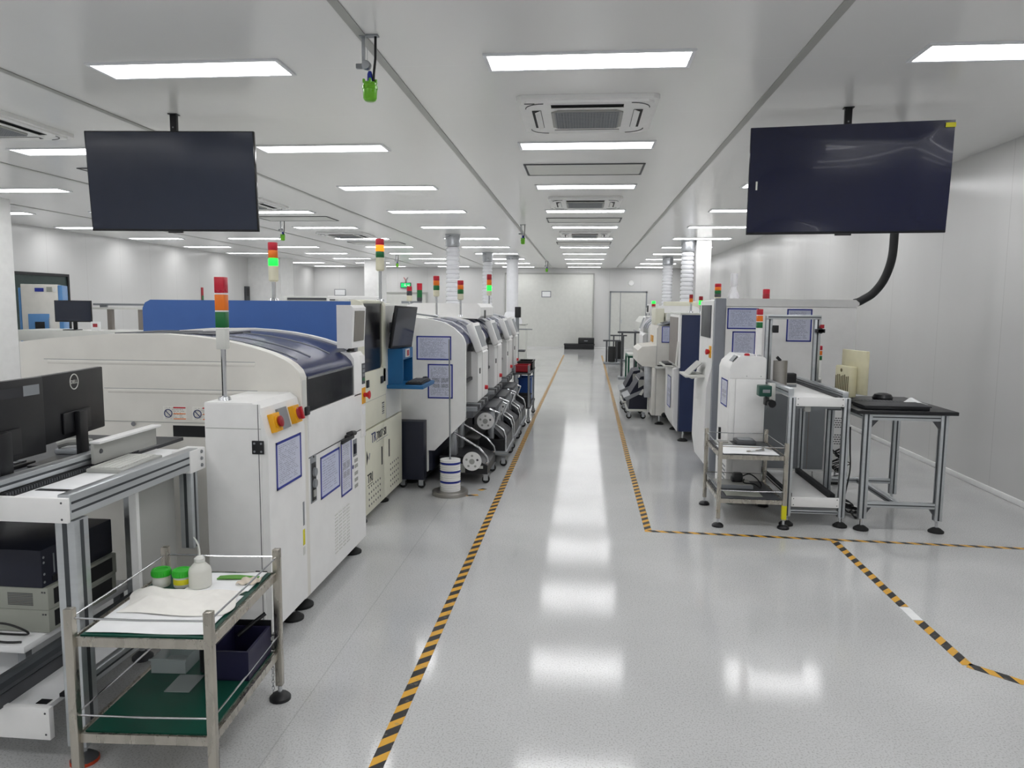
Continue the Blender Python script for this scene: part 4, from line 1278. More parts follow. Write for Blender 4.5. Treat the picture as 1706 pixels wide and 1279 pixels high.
def cable(pts, r, label, m='cable', n=24, name='cable'):
    P = [Vector(p) for p in pts]
    out = []
    for i in range(len(P)-1):
        p0, p1, p2, p3 = P[max(i-1, 0)], P[i], P[i+1], P[min(i+2, len(P)-1)]
        for k in range(6):
            u = k/6
            out.append(0.5*((2*p1)+(p2-p0)*u+(2*p0-5*p1+4*p2-p3)*u*u+(-p0+3*p1-3*p2+p3)*u**3))
    out.append(P[-1])
    return solo(MB().tube(out, r, m, 7), name, label, 'cable')
cable([(-2.3, 2.42, 0.357), (-2.2, 2.38, 0.40), (-2.08, 2.38, 0.42), (-2.01, 2.40, 0.39), (-2.03, 2.43, 0.357), (-2.2, 2.43, 0.357)], 0.004, 'black cable looping over the low white shelf under the computers')
cable([(-2.3, 2.37, 0.357), (-2.15, 2.37, 0.358), (-2.05, 2.365, 0.357), (-2.0, 2.375, 0.356)], 0.004, 'black cable lying flat near the front of the low white shelf')

# keyboard, monitors and clutter on the conveyor table
t = thing('keyboard', 'pale grey keyboard lying on the white conveyor top', 'keyboard', (0, 0, 0))
q = MB().box(-0.075, 0.075, -0.14, 0.14, 0, 0.016, 'grey_panel', bev=0.004); q.build('base', t)
q = MB()
for i in range(5):
    for k in range(13): q.box(-0.062+i*0.0235, -0.042+i*0.0235, -0.13+k*0.02, -0.113+k*0.02, 0.016, 0.021, 'off_white')
q.build('keys', t)
t.location = (-1.795, 2.72, 0.9365); turn(t, math.radians(3))

def flat_monitor(label, loc, w, h, rz, tilt=0, m='black', logo=False, stand_h=0.16, name='monitor', sticker=False):
    """Monitor in local frame: screen faces +y, back faces -y, base at origin."""
    t = thing(name, label, 'monitor', (0, 0, 0))
    z0 = stand_h
    q = MB().box(-w/2, w/2, -0.012, 0.012, z0, z0+h, m, bev=0.004)
    q.box(-w*0.22, w*0.22, -0.022, -0.012, z0+0.02, z0+h*0.4, m, bev=0.006)
    hs = q.build('housing', t)
    B(-w/2+0.012, w/2-0.012, 0.0122, 0.0135, z0+0.018, z0+h-0.012, 'screen_dark').build('screen', hs)
    q = MB().box(-0.03, 0.03, -0.045, -0.022, 0.01, z0+h*0.4, m, bev=0.006)
    q.build('stand', t)
    q = MB().box(-0.09, 0.09, -0.06, 0.14, 0, 0.012, m, bev=0.004); q.build('foot', t)
    if logo:
        TX = Matrix(((1, 0, 0, 0), (0, 0, -1, 0), (0, 1, 0, 0), (0, 0, 0, 1)))  # reads from behind
        cz = z0+h*0.84
        k = MB().tube([(0.03*math.cos(a), -0.0128, cz+0.03*math.sin(a)) for a in [i*2*PI/28 for i in range(29)]], 0.0022, 'off_white', 6)
        k.text('DELL', 0.021, Matrix.Translation((-0.0005, -0.013, cz-0.0075)) @ TX, 'off_white', 0.0005, 'CENTER')
        k.build('emblem', hs)
    if sticker: B(w*0.05, w*0.45, -0.014, -0.012, z0+h*0.78, z0+h*0.9, 'charcoal').box(w*0.28, w*0.45, -0.0145, -0.014, z0+h*0.78, z0+h*0.91, 'grey').build('rear_label', hs)
    t.location = loc
    turn(t, rz)
    return t
flat_monitor('black monitor seen from behind with a round pale emblem, on the conveyor table', (-2.05, 2.775, 0.9255), 0.46, 0.262, math.radians(98), logo=True, stand_h=0.115)
flat_monitor('black monitor seen from behind with a grey label, cut by the left photo edge', (-1.995, 2.305, 0.9255), 0.46, 0.285, math.radians(90), stand_h=0.095, sticker=True)
t = thing('telephone', 'grey-green desk handset lying behind the monitors on the conveyor table', 'handset', (-2.2, 2.98, 0.9255))
B(-2.26, -2.14, 2.93, 3.03, 0.9255, 0.95, 'grey', bev=0.008).build('base', t)
MB().tube([(-2.25, 2.94, 0.965), (-2.22, 2.96, 0.975), (-2.17, 3.0, 0.975), (-2.15, 3.02, 0.965)], 0.016, 'grey_panel', 10).build('receiver', t)
t = thing('keyboard', 'black keyboard under the monitors at the back of the conveyor table', 'keyboard', (-2.3, 2.55, 0.9255))
B(-2.4, -2.2, 2.3, 2.75, 0.9255, 0.94, 'black', bev=0.004).build('base', t)
q = MB()
for i in range(5):
    for k in range(12): q.box(-2.385+i*0.035, -2.357+i*0.035, 2.32+k*0.034, 2.345+k*0.034, 0.94, 0.946, 'dark_grey')
q.build('keys', t)

# ------------------------------------------------------------------ steel carts
def steel_cart(loc, rz, w, d, label, chain=False, tag_=False, mat_='green_mat'):
    t = thing('steel_cart', label, 'cart', (0, 0, 0), 'two-tier steel carts')
    X0, Y0 = w/2, d/2
    for sx in (-1, 1):
        for sy in (-1, 1):
            x, y = sx*X0, sy*Y0
            q = B(x-0.014, x+0.014, y-0.014, y+0.014, 0.06, 0.622, 'steel', bev=0.003)
            leg = q.build('leg', t)
            k = MB().lathe([(0.042, 0), (0.042, 0.012), (0.03, 0.024), (0.012, 0.03)], (x, y, 0), 'black', 16)
            k.cyl((x, y, 0.024), (x, y, 0.065), 0.009, 'chrome', 8)
            k.build('levelling_foot', leg)
            if tag_ and sx > 0 and sy < 0: B(x-0.0155, x+0.0155, y-0.0155, y+0.0155, 0.07, 0.17, 'tag_yellow').build('yellow_tape', leg)
            if chain and sx > 0 and sy > 0:
                k = MB()
                for i in range(13):
                    z = 0.2-i*0.0135
                    pts = [(x-0.024+(0.005*math.cos(a) if i % 2 else 0), y-0.01+(0 if i % 2 else 0.005*math.cos(a)), z+0.009*math.sin(a)) for a in [j*2*PI/8 for j in range(9)]]
                    k.tube(pts, 0.0015, 'chrome', 5)
                k.build('earth_chain', leg)
    for z, nm in ((0.522, 'upper_shelf'), (0.2, 'lower_shelf')):
        q = MB()
        q.box(-X0+0.014, X0-0.014, -Y0+0.012, Y0-0.012, z-0.004, z, 'steel')
        for s in (-1, 1):
            q.box(-X0+0.014, X0-0.014, s*(Y0-0.004)-0.004, s*(Y0-0.004)+0.004, z-0.026, z+0.004, 'steel')
            q.box(s*(X0-0.004)-0.004, s*(X0-0.004)+0.004, -Y0+0.014, Y0-0.014, z-0.026, z+0.004, 'steel')
        sh = q.build(nm, t)
        B(-X0+0.02, X0-0.02, -Y0+0.016, Y0-0.016, z+0.0003, z+0.006, mat_).build('mat', sh)
        zr = z+0.068
        for s in (-1, 1):
            MB().tube([(-X0+0.014, s*Y0, zr), (0, s*Y0, zr-0.003), (X0-0.014, s*Y0, zr)], 0.0035, 'chrome', 6).build('guard_rod', t)
            MB().tube([(s*X0, -Y0+0.014, zr), (s*X0, 0, zr-0.002), (s*X0, Y0-0.014, zr)], 0.0035, 'chrome', 6).build('guard_rod', t)
    t.location = loc
    turn(t, rz)
    return t
CL, RZ = Vector((-1.388, 2.405, 0)), math.radians(3.4)
steel_cart(CL, RZ, 0.445, 0.6, 'steel two-tier cart in the left foreground with green mats and bottles', chain=True)
RM = Matrix.Translation(CL) @ Matrix.Rotation(RZ, 4, 'Z')
ZS, ZL = 0.5288, 0.2068
def on_cart(mb): return mb.xf(RM)
# papers and cloth
q = on_cart(MB().sheet(lambda u, v: (-0.195+0.385*u, -0.27+0.32*v, ZS+0.003+0.0015*math.sin(7*u+3*v)), 12, 10, 'paper', 0.0015))
solo(q, 'paper_sheet', 'white paper sheet covering the near half of the left cart shelf', 'paper')
q = on_cart(MB().sheet(lambda u, v: (-0.05+0.24*u, 0.07+0.19*v+0.02*u, ZS+0.003+0.0015*math.sin(9*u)), 8, 8, 'paper', 0.0015))
solo(q, 'paper_sheet', 'white paper sheet behind the bottle under the green strip on left cart', 'paper')
random.seed(3)
def crumple(u, v):
    x = -0.175+0.365*u + 0.015*math.sin(6*v) - 0.03*v*(1-u)
    y = -0.14+0.21*v + 0.014*math.sin(5*u+1) + 0.015*u
    edge = min(u, 1-u, v, 1-v)
    z = ZS+0.008+min(1, edge*5)*(0.022+0.010*math.sin(6*u+3*v)+0.007*math.sin(11*v-5*u)+0.003*math.sin(19*u+13*v))
    return (x, y, z)
solo(on_cart(MB().sheet(crumple, 36, 28, 'cloth', 0.002)), 'wiping_cloth', 'crumpled white wiping cloth on the upper shelf of the left cart', 'cloth')
def jar(p, label):
    t = thing('solder_paste_jar', label, 'jar', p, 'green-lidded jars on the left cart')
    x, y, z = p
    MB().lathe([(0.029, 0), (0.031, 0.004), (0.031, 0.036), (0.029, 0.042)], p, 'milky', 20).build('body', t)
    MB().lathe([(0.0315, 0.012), (0.0315, 0.032)], p, 'tag_yellow' if 'right' in label else 'off_white', 20).build('label_band', t)
    pr = [(0.034, 0.04), (0.034, 0.06), (0.032, 0.064), (0.024, 0.065), (0.022, 0.062)]
    q = MB().lathe(pr, p, 'jar_green', 24)
    for i in range(24):
        a = 2*PI*i/24
        q.box(x+0.034*math.cos(a)-0.001, x+0.034*math.cos(a)+0.001, y+0.034*math.sin(a)-0.001, y+0.034*math.sin(a)+0.001, z+0.042, z+0.058, 'jar_green')
    q.build('lid', t)
jar(tuple(RM @ Vector((-0.155, 0.135, ZS))), 'small jar with green lid on the left cart, left one of two')
jar(tuple(RM @ Vector((-0.076, 0.135, ZS))), 'small jar with green lid on the left cart, right one beside the wash bottle')
p = RM @ Vector((-0.003, 0.125, ZS+0.004))
t = thing('wash_bottle', 'milky plastic wash bottle with bent spout on the left cart', 'bottle', p)
MB().lathe([(0.036, 0), (0.04, 0.004), (0.04, 0.06), (0.037, 0.072), (0.022, 0.088), (0.016, 0.094)], p, 'milky', 24).build('body', t)
MB().lathe([(0.017, 0.094), (0.019, 0.096), (0.019, 0.108), (0.012, 0.114), (0.006, 0.118)], p, 'off_white', 18).build('cap', t)
MB().tube([p+Vector(v) for v in ((0, 0, 0.115), (0, 0, 0.14), (-0.003, 0, 0.158), (-0.011, 0, 0.175), (-0.02, 0, 0.187))], [0.0045, 0.004, 0.0035, 0.003, 0.0022], 'off_white', 8).build('spout', t)
q = on_cart(MB().sheet(lambda u, v: (0.03+0.15*u, 0.19+0.035*v*(1-0.3*abs(u-0.5))+0.01*u, ZS+0.0095+0.002*math.sin(5*u)), 8, 4, 'leaf_green', 0.004))
solo(q, 'green_strip', 'flat leaf-green plastic strip behind the wash bottle', 'strip')
q = on_cart(MB().sheet(lambda u, v: (0.125+0.075*u, 0.135+0.06*v+0.01*u, ZS+0.012+0.012*math.sin(PI*u)*math.sin(PI*v)+0.004*math.sin(14*u+6*v)), 14, 12, 'glove', 0.003))
solo(q, 'glove', 'crumpled beige glove at the right edge of the left cart shelf', 'glove')
def cart_box(x0, x1, y0, y1, z0, h, m, name, label, cat):
    q = MB(); w_ = 0.003
    q.prism([(x0, y0), (x1, y0), (x1, y1), (x0, y1)], 'z', z0, z0+w_, m)
    for a in ((x0, x1, y0, y0+w_), (x0, x1, y1-w_, y1), (x0, x0+w_, y0, y1), (x1-w_, x1, y0, y1)): q.box(*a, z0, z0+h, m)
    q.box(x0-0.006, x1+0.006, y0-0.006, y0, z0+h-0.006, z0+h, m).box(x0-0.006, x1+0.006, y1, y1+0.006, z0+h-0.006, z0+h, m)
    return solo(on_cart(q), name, label, cat)
cart_box(-0.185, -0.055, 0.09, 0.23, ZL, 0.055, 'clear_plastic', 'clear_box', 'clear plastic box on the lower shelf of the left cart', 'box')
solo(on_cart(B(-0.07, 0.02, -0.04, 0.08, ZL, ZL+0.003, 'clear_plastic')), 'plastic_sheet', 'clear plastic sheet lying on the green lower mat of the left cart', 'sheet')
t = thing('tool_bin', 'dark blue-black open tool bin on the lower shelf of left cart', 'bin', RM @ Vector((0.12, 0.16, ZL)))
q = MB()
for a in ((0.05, 0.2, 0.05, 0.06), (0.05, 0.2, 0.265, 0.275), (0.05, 0.06, 0.06, 0.265), (0.19, 0.2, 0.06, 0.265)): q.prism([(a[0], a[2]), (a[1], a[2]), (a[1], a[3]), (a[0], a[3])], 'z', ZL, ZL+0.11, 'purple_plastic')
q.box(0.05, 0.2, 0.05, 0.275, ZL, ZL+0.006, 'purple_plastic').box(0.04, 0.2, 0.28, 0.285, ZL+0.06, ZL+0.13, 'black')
on_cart(q).build('body', t)
on_cart(MB().tube([(0.1, 0.2, ZL+0.1), (0.15, 0.24, ZL+0.14), (0.185, 0.265, ZL+0.165)], 0.008, 'black', 8)).build('tool_grip', t)
on_cart(B(0.1, 0.15, 0.1, 0.2, ZL+0.006, ZL+0.03, 'grey')).build('steel_part', t)
q = MB().lathe([(0.02, 0), (0.024, 0.005), (0.024, 0.16), (0.015, 0.17), (0.012, 0.2), (0.012, 0.22)], (0.012, 0.12, ZL), 'black', 16)
solo(on_cart(q), 'spray_bottle', 'black upright bottle on the lower shelf beside the dark tool bin', 'bottle')

# ------------------------------------------------------------------ reel stand
cx, cy = -1.085, 6.0
t = thing('reel_stand', 'slim steel pole on a round base holding stacked blue and white reels', 'stand', (cx, cy, 0))
MB().lathe([(0.148, 0), (0.15, 0.006), (0.15, 0.03), (0.146, 0.036), (0.0, 0.037)], (cx, cy, 0), 'brushed', 32).build('base', t)
MB().cyl((cx, cy, 0.036), (cx-0.012, cy+0.02, 1.30), 0.0065, 'grey', 8).build('pole', t)
z = 0.038
for i in range(15):
    blue = i in (4, 9, 13)
    m_ = 'blue_frame' if blue else 'white'
    q = MB().lathe([(0.014, 0.0172), (0.014, 0), (0.086, 0), (0.086, 0.0025), (0.08, 0.004), (0.08, 0.0135), (0.086, 0.015), (0.086, 0.0172), (0.014, 0.0172)], (cx, cy, z), m_, 28, caps=False)
    n_ = ['bottom', 'second', 'third', 'fourth', 'fifth', 'sixth', 'seventh', 'middle', 'ninth', 'tenth', 'eleventh', 'twelfth', 'thirteenth', 'fourteenth', 'top'][i]
    wh = 'bottom of' if i == 0 else 'top of' if i == 14 else 'middle of' if i == 7 else f'{n_} from the bottom in'
    solo(q, 'stacked_reel', f"{'blue' if blue else 'white'} reel lying flat, {wh} the stack on the pole stand", 'reel', 'reels stacked on the pole stand')
    z += 0.0174

# ------------------------------------------------------------------ televisions on ceiling poles
def television(label, loc, w, h, rz, tilt, film=False):
    """Local frame: screen faces -y, origin at the ceiling mount, panel centre below."""
    t = thing('television', label, 'television', (0, 0, 0))
    zc = -(H-loc_z)
    M = Matrix.Translation((0, -0.06, zc)) @ Matrix.Rotation(tilt, 4, 'X')
    q = MB().box(-w/2, w/2, -0.012, 0.02, -h/2, h/2, 'black_gloss', bev=0.004).box(-w*0.32, w*0.32, 0.02, 0.055, -h*0.42, h*0.1, 'black', bev=0.01)
    q.box(-0.055, 0.055, -0.014, 0.01, -h/2-0.012, -h/2+0.002, 'black', bev=0.003)
    q.xf(M)
    hs = q.build('housing', t)
    k = MB().box(-w/2+0.008, w/2-0.008, -0.0135, -0.0122, -h/2+0.016, h/2-0.008, 'screen_film' if film else 'screen_dark').xf(M)
    k.build('screen', hs)
    if film:
        def filmf(u, v):
            e = min(u, 1-u, v, 1-v)
            return (-w/2+0.004+(w-0.008)*u, -0.0155-0.010*max(0, 1-e*7)*(0.5+0.5*math.sin(5*u+4*v+1.0))-0.004*math.sin(PI*v)**2*abs(math.sin(4*u)), -h/2+0.02+(h-0.022)*v)
        k = MB().sheet(filmf, 40, 24, 'screen_film')
        k.xf(M).build('protective_film', hs)
        MB().box(w/2-0.065, w/2-0.002, -0.03, -0.0275, h/2-0.05, h/2-0.02, 'tag_yellow').xf(M).build('yellow_tape', hs)
        MB().box(-w/2+0.05, -w/2+0.062, -0.031, -0.029, -0.06, 0.0, 'off_white').xf(M).build('sticker', hs)
    q = MB().box(-0.024, 0.024, -0.02, 0.02, zc+0.06, -0.006, 'black', bev=0.003)
    for z in (-0.1, -0.16): q.lathe([(0.006, -0.0225), (0.006, -0.0205)], (0, 0, z), 'grey', 8, 'y')
    q.build('ceiling_pole', t)
    B(-0.035, 0.035, -0.03, 0.03, -0.006, -0.0005, 'black').build('ceiling_plate', t)
    q = B(-0.2, 0.2, -0.014, 0.014, zc-0.12, zc+0.12, 'black').box(-0.22, -0.19, -0.02, 0.02, zc-0.2, zc+0.2, 'black').box(0.19, 0.22, -0.02, 0.02, zc-0.2, zc+0.2, 'black')
    q.build('wall_bracket', t)
    t.location = loc
    turn(t, rz)
    return t
loc_z = 2.49
television('big dark television hanging from a ceiling pole on the left', (-3.12, 5.51, H), 1.285, 0.735, math.radians(4), math.radians(4))
television('big dark television in glossy film with yellow corner tape, hanging on the right', (1.85, 5.63, H), 1.335, 0.755, math.radians(-7), math.radians(4), film=True)

# ------------------------------------------------------------------ far left background
t = thing('drying_oven', 'tall pale cabinet oven with blue sides and small blue door, beside left pillar', 'cabinet', (-8.85, 11.6, 0))
q = B(-9.18, -8.52, 11.3, 12.0, 0.0, 1.86, 'white_warm', bev=0.01); q.build('body', t)
B(-9.23, -9.18, 11.32, 12.02, 0.05, 1.8, 'sky_blue', bev=0.01).build('side_cover', t)
B(-8.52, -8.44, 11.32, 12.02, 0.05, 1.85, 'sky_blue', bev=0.01).build('side_cover', t)
d = B(-9.07, -8.69, 11.27, 11.3, 1.0, 1.38, 'sky_blue', bev=0.008).build('door', t)
B(-8.95, -8.78, 11.262, 11.272, 1.1, 1.25, 'black_gloss').build('viewing_window', d)
MB().tube([(-8.69, 11.27, 1.04), (-8.69, 11.24, 1.06), (-8.69, 11.24, 1.3), (-8.69, 11.27, 1.32)], 0.01, 'chrome', 8).build('handle', d)
B(-8.93, -8.77, 11.292, 11.3, 1.74, 1.8, 'blue_frame').build('display', t)
B(-8.72, -8.62, 11.292, 11.3, 1.74, 1.82, 'pc_grey').build('control_plate', t)
B(-8.60, -8.55, 11.292, 11.3, 1.74, 1.8, 'paper').build('sticker', t)
turn(t, math.radians(30))
t.scale = (0.78, 1, 1)
t.location.x -= 0.14
t = thing('workbench', 'pale bench with a back rail behind the big white machine, far left', 'bench', (-6.9, 10.6, 0))
B(-8.4, -5.6, 10.2, 10.9, 1.0, 1.16, 'off_white', bev=0.01).build('worktop', t)
for x in (-8.3, -7.0, -5.7):
    B(x-0.03, x+0.03, 10.3, 10.36, 0, 1.0, 'grey').build('leg', t)
    B(x-0.03, x+0.03, 10.8, 10.86, 0, 1.0, 'grey').build('leg', t)
for x in (-7.25, -6.75):
    B(x-0.035, x+0.035, 10.75, 10.82, 1.16, 1.5, 'taupe').build('rail_post', t)
q = B(-7.5, -5.7, 10.72, 10.86, 1.47, 1.5, 'off_white').box(-7.5, -5.7, 10.74, 10.78, 1.53, 1.56, 'grey').box(-6.6, -6.5, 10.75, 10.8, 1.5, 1.53, 'grey').box(-7.4, -7.3, 10.75, 10.8, 1.5, 1.53, 'grey')
q.build('rail', t)
flat_monitor('black monitor on the bench at far left below the window', (-7.58, 10.4, 1.1605), 0.56, 0.32, math.radians(184), stand_h=0.12)
t = thing('photo_card', 'small white card with a dark picture standing beside the far left monitor', 'card', (-7.2, 10.35, 1.1605))
B(-7.27, -7.13, 10.34, 10.36, 1.1605, 1.29, 'paper').build('card', t)
B(-7.24, -7.17, 10.337, 10.3395, 1.21, 1.26, 'pink_red').build('picture', t)
# wall notices, switch box, exit sign
def wall_plate(name, label, cat, a, m, inner=None):
    t = thing(name, label, cat, ((a[0]+a[1])/2, (a[2]+a[3])/2, a[4]))
    B(*a, m).build('frame', t)
    if inner: B(*inner[:6], inner[6]).build('panel', t)
    return t
wall_plate('wall_notice', 'small framed notice on the long left wall', 'notice', (XL+0.0005, XL+0.02, 20.2, 20.55, 1.82, 2.2), 'grey', (XL+0.02, XL+0.022, 20.23, 20.52, 1.85, 2.17, 'paper'))
wall_plate('wall_sign', 'narrow dark red and green sign strip on the long left wall', 'sign', (XL+0.0005, XL+0.02, 19.4, 19.5, 1.6, 2.0), 'red_dark', (XL+0.02, XL+0.022, 19.4, 19.5, 1.6, 1.78, 'green_lamp'))
wall_plate('wall_telephone', 'dark narrow box on the left wall next to the corner pillar', 'box', (XL+0.0005, XL+0.06, 22.0, 22.25, 1.55, 2.1), 'dark_grey', (XL+0.06, XL+0.065, 22.05, 22.2, 1.8, 2.05, 'black'))
wall_plate('wall_notice', 'framed notice on the big closed far door', 'notice', (-1.58, -1.22, YF-0.045, YF-0.0305, 1.9, 2.14), 'grey', (-1.55, -1.25, YF-0.047, YF-0.045, 1.93, 2.11, 'paper'))
wall_plate('wall_notice', 'small framed notice on the far wall left of the back pillar', 'notice', (-9.6, -9.15, YF-0.02, YF-0.0005, 1.9, 2.16), 'grey', (-9.57, -9.18, YF-0.022, YF-0.02, 1.93, 2.13, 'paper'))
t = thing('exit_sign', 'small lit green exit sign on the far wall above a door frame', 'sign', (-6.78, 27.9, 2.25))
B(-6.98, -6.58, YF-0.06, YF-0.0005, 2.22, 2.42, 'black').build('housing', t)
B(-6.96, -6.60, YF-0.064, YF-0.06, 2.24, 2.40, 'exit_green').build('lit_panel', t)
q = MB().tube([(-6.8, YF-0.03, 2.42), (-6.78, YF-0.03, 2.5), (-6.86, YF-0.03, 2.62)], 0.012, 'red', 6).tube([(-6.76, YF-0.03, 2.42), (-6.78, YF-0.03, 2.5), (-6.70, YF-0.03, 2.62)], 0.012, 'grey', 6)
q.build('hanger', t)
k = MB().lathe([(0.02, -0.002), (0.02, 0.0)], (-6.8, YF-0.065, 2.37), 'white', 10, 'y').prism([(-6.83, 2.27), (-6.8, 2.31), (-6.76, 2.27), (-6.74, 2.28), (-6.78, 2.33), (-6.8, 2.35), (-6.84, 2.33)], 'y', YF-0.067, YF-0.065, 'white')
k.prism([(-6.72, 2.3), (-6.66, 2.3), (-6.66, 2.28), (-6.62, 2.315), (-6.66, 2.35), (-6.66, 2.33), (-6.72, 2.33)], 'y', YF-0.067, YF-0.065, 'white')
k.build('running_figure', t)
t = thing('storage_case', 'flat black case lying on the floor at the far door', 'case', (-0.13, 27.5, 0))
B(-0.68, 0.42, 27.3, 27.75, 0, 0.19, 'black', bev=0.02).build('body', t)
B(-0.7, 0.44, 27.28, 27.77, 0.15, 0.2, 'black', bev=0.02).build('lid', t)
t = thing('storage_case', 'smaller black case stacked on the flat case at the far door', 'case', (0.13, 27.5, 0.2))
B(-0.17, 0.42, 27.32, 27.72, 0.2005, 0.42, 'black', bev=0.02).build('body', t)
B(0.05, 0.18, 27.314, 27.32, 0.3, 0.33, 'grey').build('label_plate', t)
# white machinery of the second row, seen between the blue panel and the mounters
t = thing('second_row_machine', 'low white machine top with pipe frame behind the cream inspection machine', 'machine', (-2.8, 9.2, 0))
B(-3.2, -2.37, 8.6, 9.8, 0.0, 1.5, 'white', bev=0.03).build('body', t)
q = MB()
for x in (-3.1, -2.45): q.cyl((x, 8.8, 1.5), (x, 8.8, 1.66), 0.02, 'white', 8)
q.cyl((-3.1, 8.8, 1.66), (-2.45, 8.8, 1.66), 0.02, 'white', 8)
q.build('pipe_frame', t)
t = thing('white_cabinet', 'white cabinet top with a dark slot far behind the blue panel', 'cabinet', (-6.9, 19.5, 0))
B(-7.9, -6.4, 19.0, 19.8, 0.0, 1.78, 'off_white', bev=0.01).build('body', t)
B(-7.8, -6.5, 18.985, 19.0, 1.68, 1.74, 'dark_grey').build('vent_slot', t)
t = thing('signal_tower_post', 'small red and green signal tower on an arm behind the cream machine', 'signal tower', (-2.68, 12.0, 0))
q = MB().cyl((-2.68, 12.0, 0.0), (-2.68, 12.0, 1.64), 0.02, 'grey', 8); q.box(-2.98, -2.64, 11.98, 12.02, 1.6, 1.64, 'grey')
q.build('post', t)
MB().lathe([(0.04, 0), (0.045, 0.02), (0.045, 0.06)], (-2.68, 12.0, 1.64), 'dark_grey', 12).build('base', t)
MB().lathe([(0.045, 0), (0.045, 0.12)], (-2.68, 12.0, 1.7), 'green_lamp', 12).build('green_lamp', t)
MB().lathe([(0.045, 0), (0.045, 0.11)], (-2.68, 12.0, 1.82), 'red_lamp', 12).build('red_lamp', t)

# ================================================================== RIGHT SIDE
# ------------------------------------------------------------------ white screen printer
t = thing('screen_printer', 'tall white machine with grey front column, blue-framed notices and black hose at its top', 'machine', (1.8, 7.2, 0))
y0, y1 = 6.75, 7.55
q = MB()
q.prism([(1.262, 0.12), (2.385, 0.12), (2.385, 1.59), (1.262, 1.59)], 'y', y0+0.012, y1, 'white')
q.build('body', t)
q = MB()
pr = [(1.262, 1.592), (2.37, 1.592), (2.40, 1.61), (2.40, 1.63), (2.37, 1.655), (1.262, 1.66)]
q.prism(pr, 'y', y0-0.004, y1, 'white')
q.build('top_cover', t)
q = MB()
q.box(1.265, 2.385, y0, y0+0.012, 0.82, 1.586, 'white', bev=0.002)
q.box(2.165, 2.385, y0, y0+0.012, 0.14, 0.815, 'white', bev=0.002).box(1.265, 1.47, y0, y0+0.012, 0.14, 0.815, 'white', bev=0.002)
q.build('side_panel', t)
q = MB()
q.box(1.472, 2.16, y0+0.004, y0+0.011, 0.14, 0.815, 'grey')
q.box(2.02, 2.026, y0+0.002, y0+0.004, 0.14, 0.815, 'taupe')
q.build('service_door', t)
q = MB()
for zc in (0.57, 0.42):
    for r in range(5):
        for c in range(7): q.box(2.205+c*0.022+(r % 2)*0.01, 2.221+c*0.022+(r % 2)*0.01, y0-0.001, y0, zc-0.045+r*0.02, zc-0.037+r*0.02, 'dark_grey')
q.build('vent_holes', t)
B(1.168, 1.262, y0-0.01, y0+0.06, 0.1, 1.662, 'grey_column', bev=0.006).build('front_column', t)
q = MB()
q.prism([(1.25, 0.12), (1.15, 0.12), (1.12, 0.3), (1.125, 0.85), (1.165, 1.05), (1.165, 1.64), (1.25, 1.655)], 'y', y0+0.06, y1, 'white')
q.build('front_cover', t)
B(1.158, 1.1645, y0+0.16, y1-0.1, 1.3, 1.6, 'dark_grey', bev=0.002).build('front_screen', t)
q = B(1.158, 1.1648, y0+0.1, y0+0.2, 1.12, 1.23, 'yellow', bev=0.002)
e = q.build('emergency_stop', t)
MB().lathe([(0.012, -0.04), (0.026, -0.035), (0.024, -0.012), (0.012, 0.0)], (1.158, y0+0.15, 1.175), 'red', 14, 'x').build('button', e)
q = MB().box(0.96, 1.15, 7.0, 7.45, 0.925, 0.945, 'off_white', bev=0.004).prism([(1.0, 0.945), (1.012, 0.945), (1.13, 1.06), (1.118, 1.06)], 'y', 7.08, 7.4, 'grey_panel')
q.lathe([(0.01, 0), (0.03, 0.01), (0.03, 0.02)], (1.04, 7.1, 0.905), 'off_white', 12)
q.build('fold_out_tray', t)
notice(t, 'y', 1.275, 1.545, 1.39, 1.575, y0-0.001, 'print_table', -1)
notice(t, 'y', 1.325, 1.53, 1.16, 1.37, y0-0.001, 'print_form', -1)
notice(t, 'y', 1.79, 2.005, 1.285, 1.572, y0-0.001, 'print_form', -1)
stack_light(t, 1.30, 7.4, 1.655, 1.66, 0.13, 0.032, lamps=('red_lamp', 'amber', 'green_lamp', 'dark_grey'), body=0.02)
stack_light(t, 1.735, 7.3, 1.655, 1.657, 0.09, 0.033, lamps=('red_lamp', 'red_dark'), body=0.01, body_m='white')
for x, y in ((1.3, 6.83), (2.3, 6.83), (1.3, 7.48), (2.3, 7.48)):
    level_foot(MB(), x, y, 0.125, 0.05).build('levelling_foot', t)
def spline(P, n=8):
    P = [Vector(p) for p in P]; out = []
    for i in range(len(P)-1):
        p0, p1, p2, p3 = P[max(i-1, 0)], P[i], P[i+1], P[min(i+2, len(P)-1)]
        for k in range(n):
            u = k/n
            out.append(0.5*((2*p1)+(p2-p0)*u+(2*p0-5*p1+4*p2-p3)*u*u+(-p0+3*p1-3*p2+p3)*u**3))
    return out+[P[-1]]
q = MB().tube(spline([(2.70, 6.86, 2.999), (2.70, 6.86, 2.6), (2.70, 6.86, 2.25), (2.69, 6.86, 2.02), (2.64, 6.87, 1.84), (2.56, 6.88, 1.72), (2.48, 6.89, 1.662), (2.442, 6.895, 1.64), (2.406, 6.9, 1.63)]), 0.036, 'black_matte', 14)
solo(q, 'exhaust_hose', 'thick black hose curving from ceiling behind right television into the white printer', 'hose')
t = thing('paper_roll_holder', 'white teardrop-shaped holder on the top of the right printer column', 'holder', (1.46, 7.45, 1.66))
MB().lathe([(0.05, 0), (0.055, 0.03), (0.03, 0.1), (0.028, 0.12), (0.035, 0.13), (0.035, 0.24), (0.03, 0.25)], (1.46, 7.45, 1.6605), 'duct_white', 16).build('body', t)

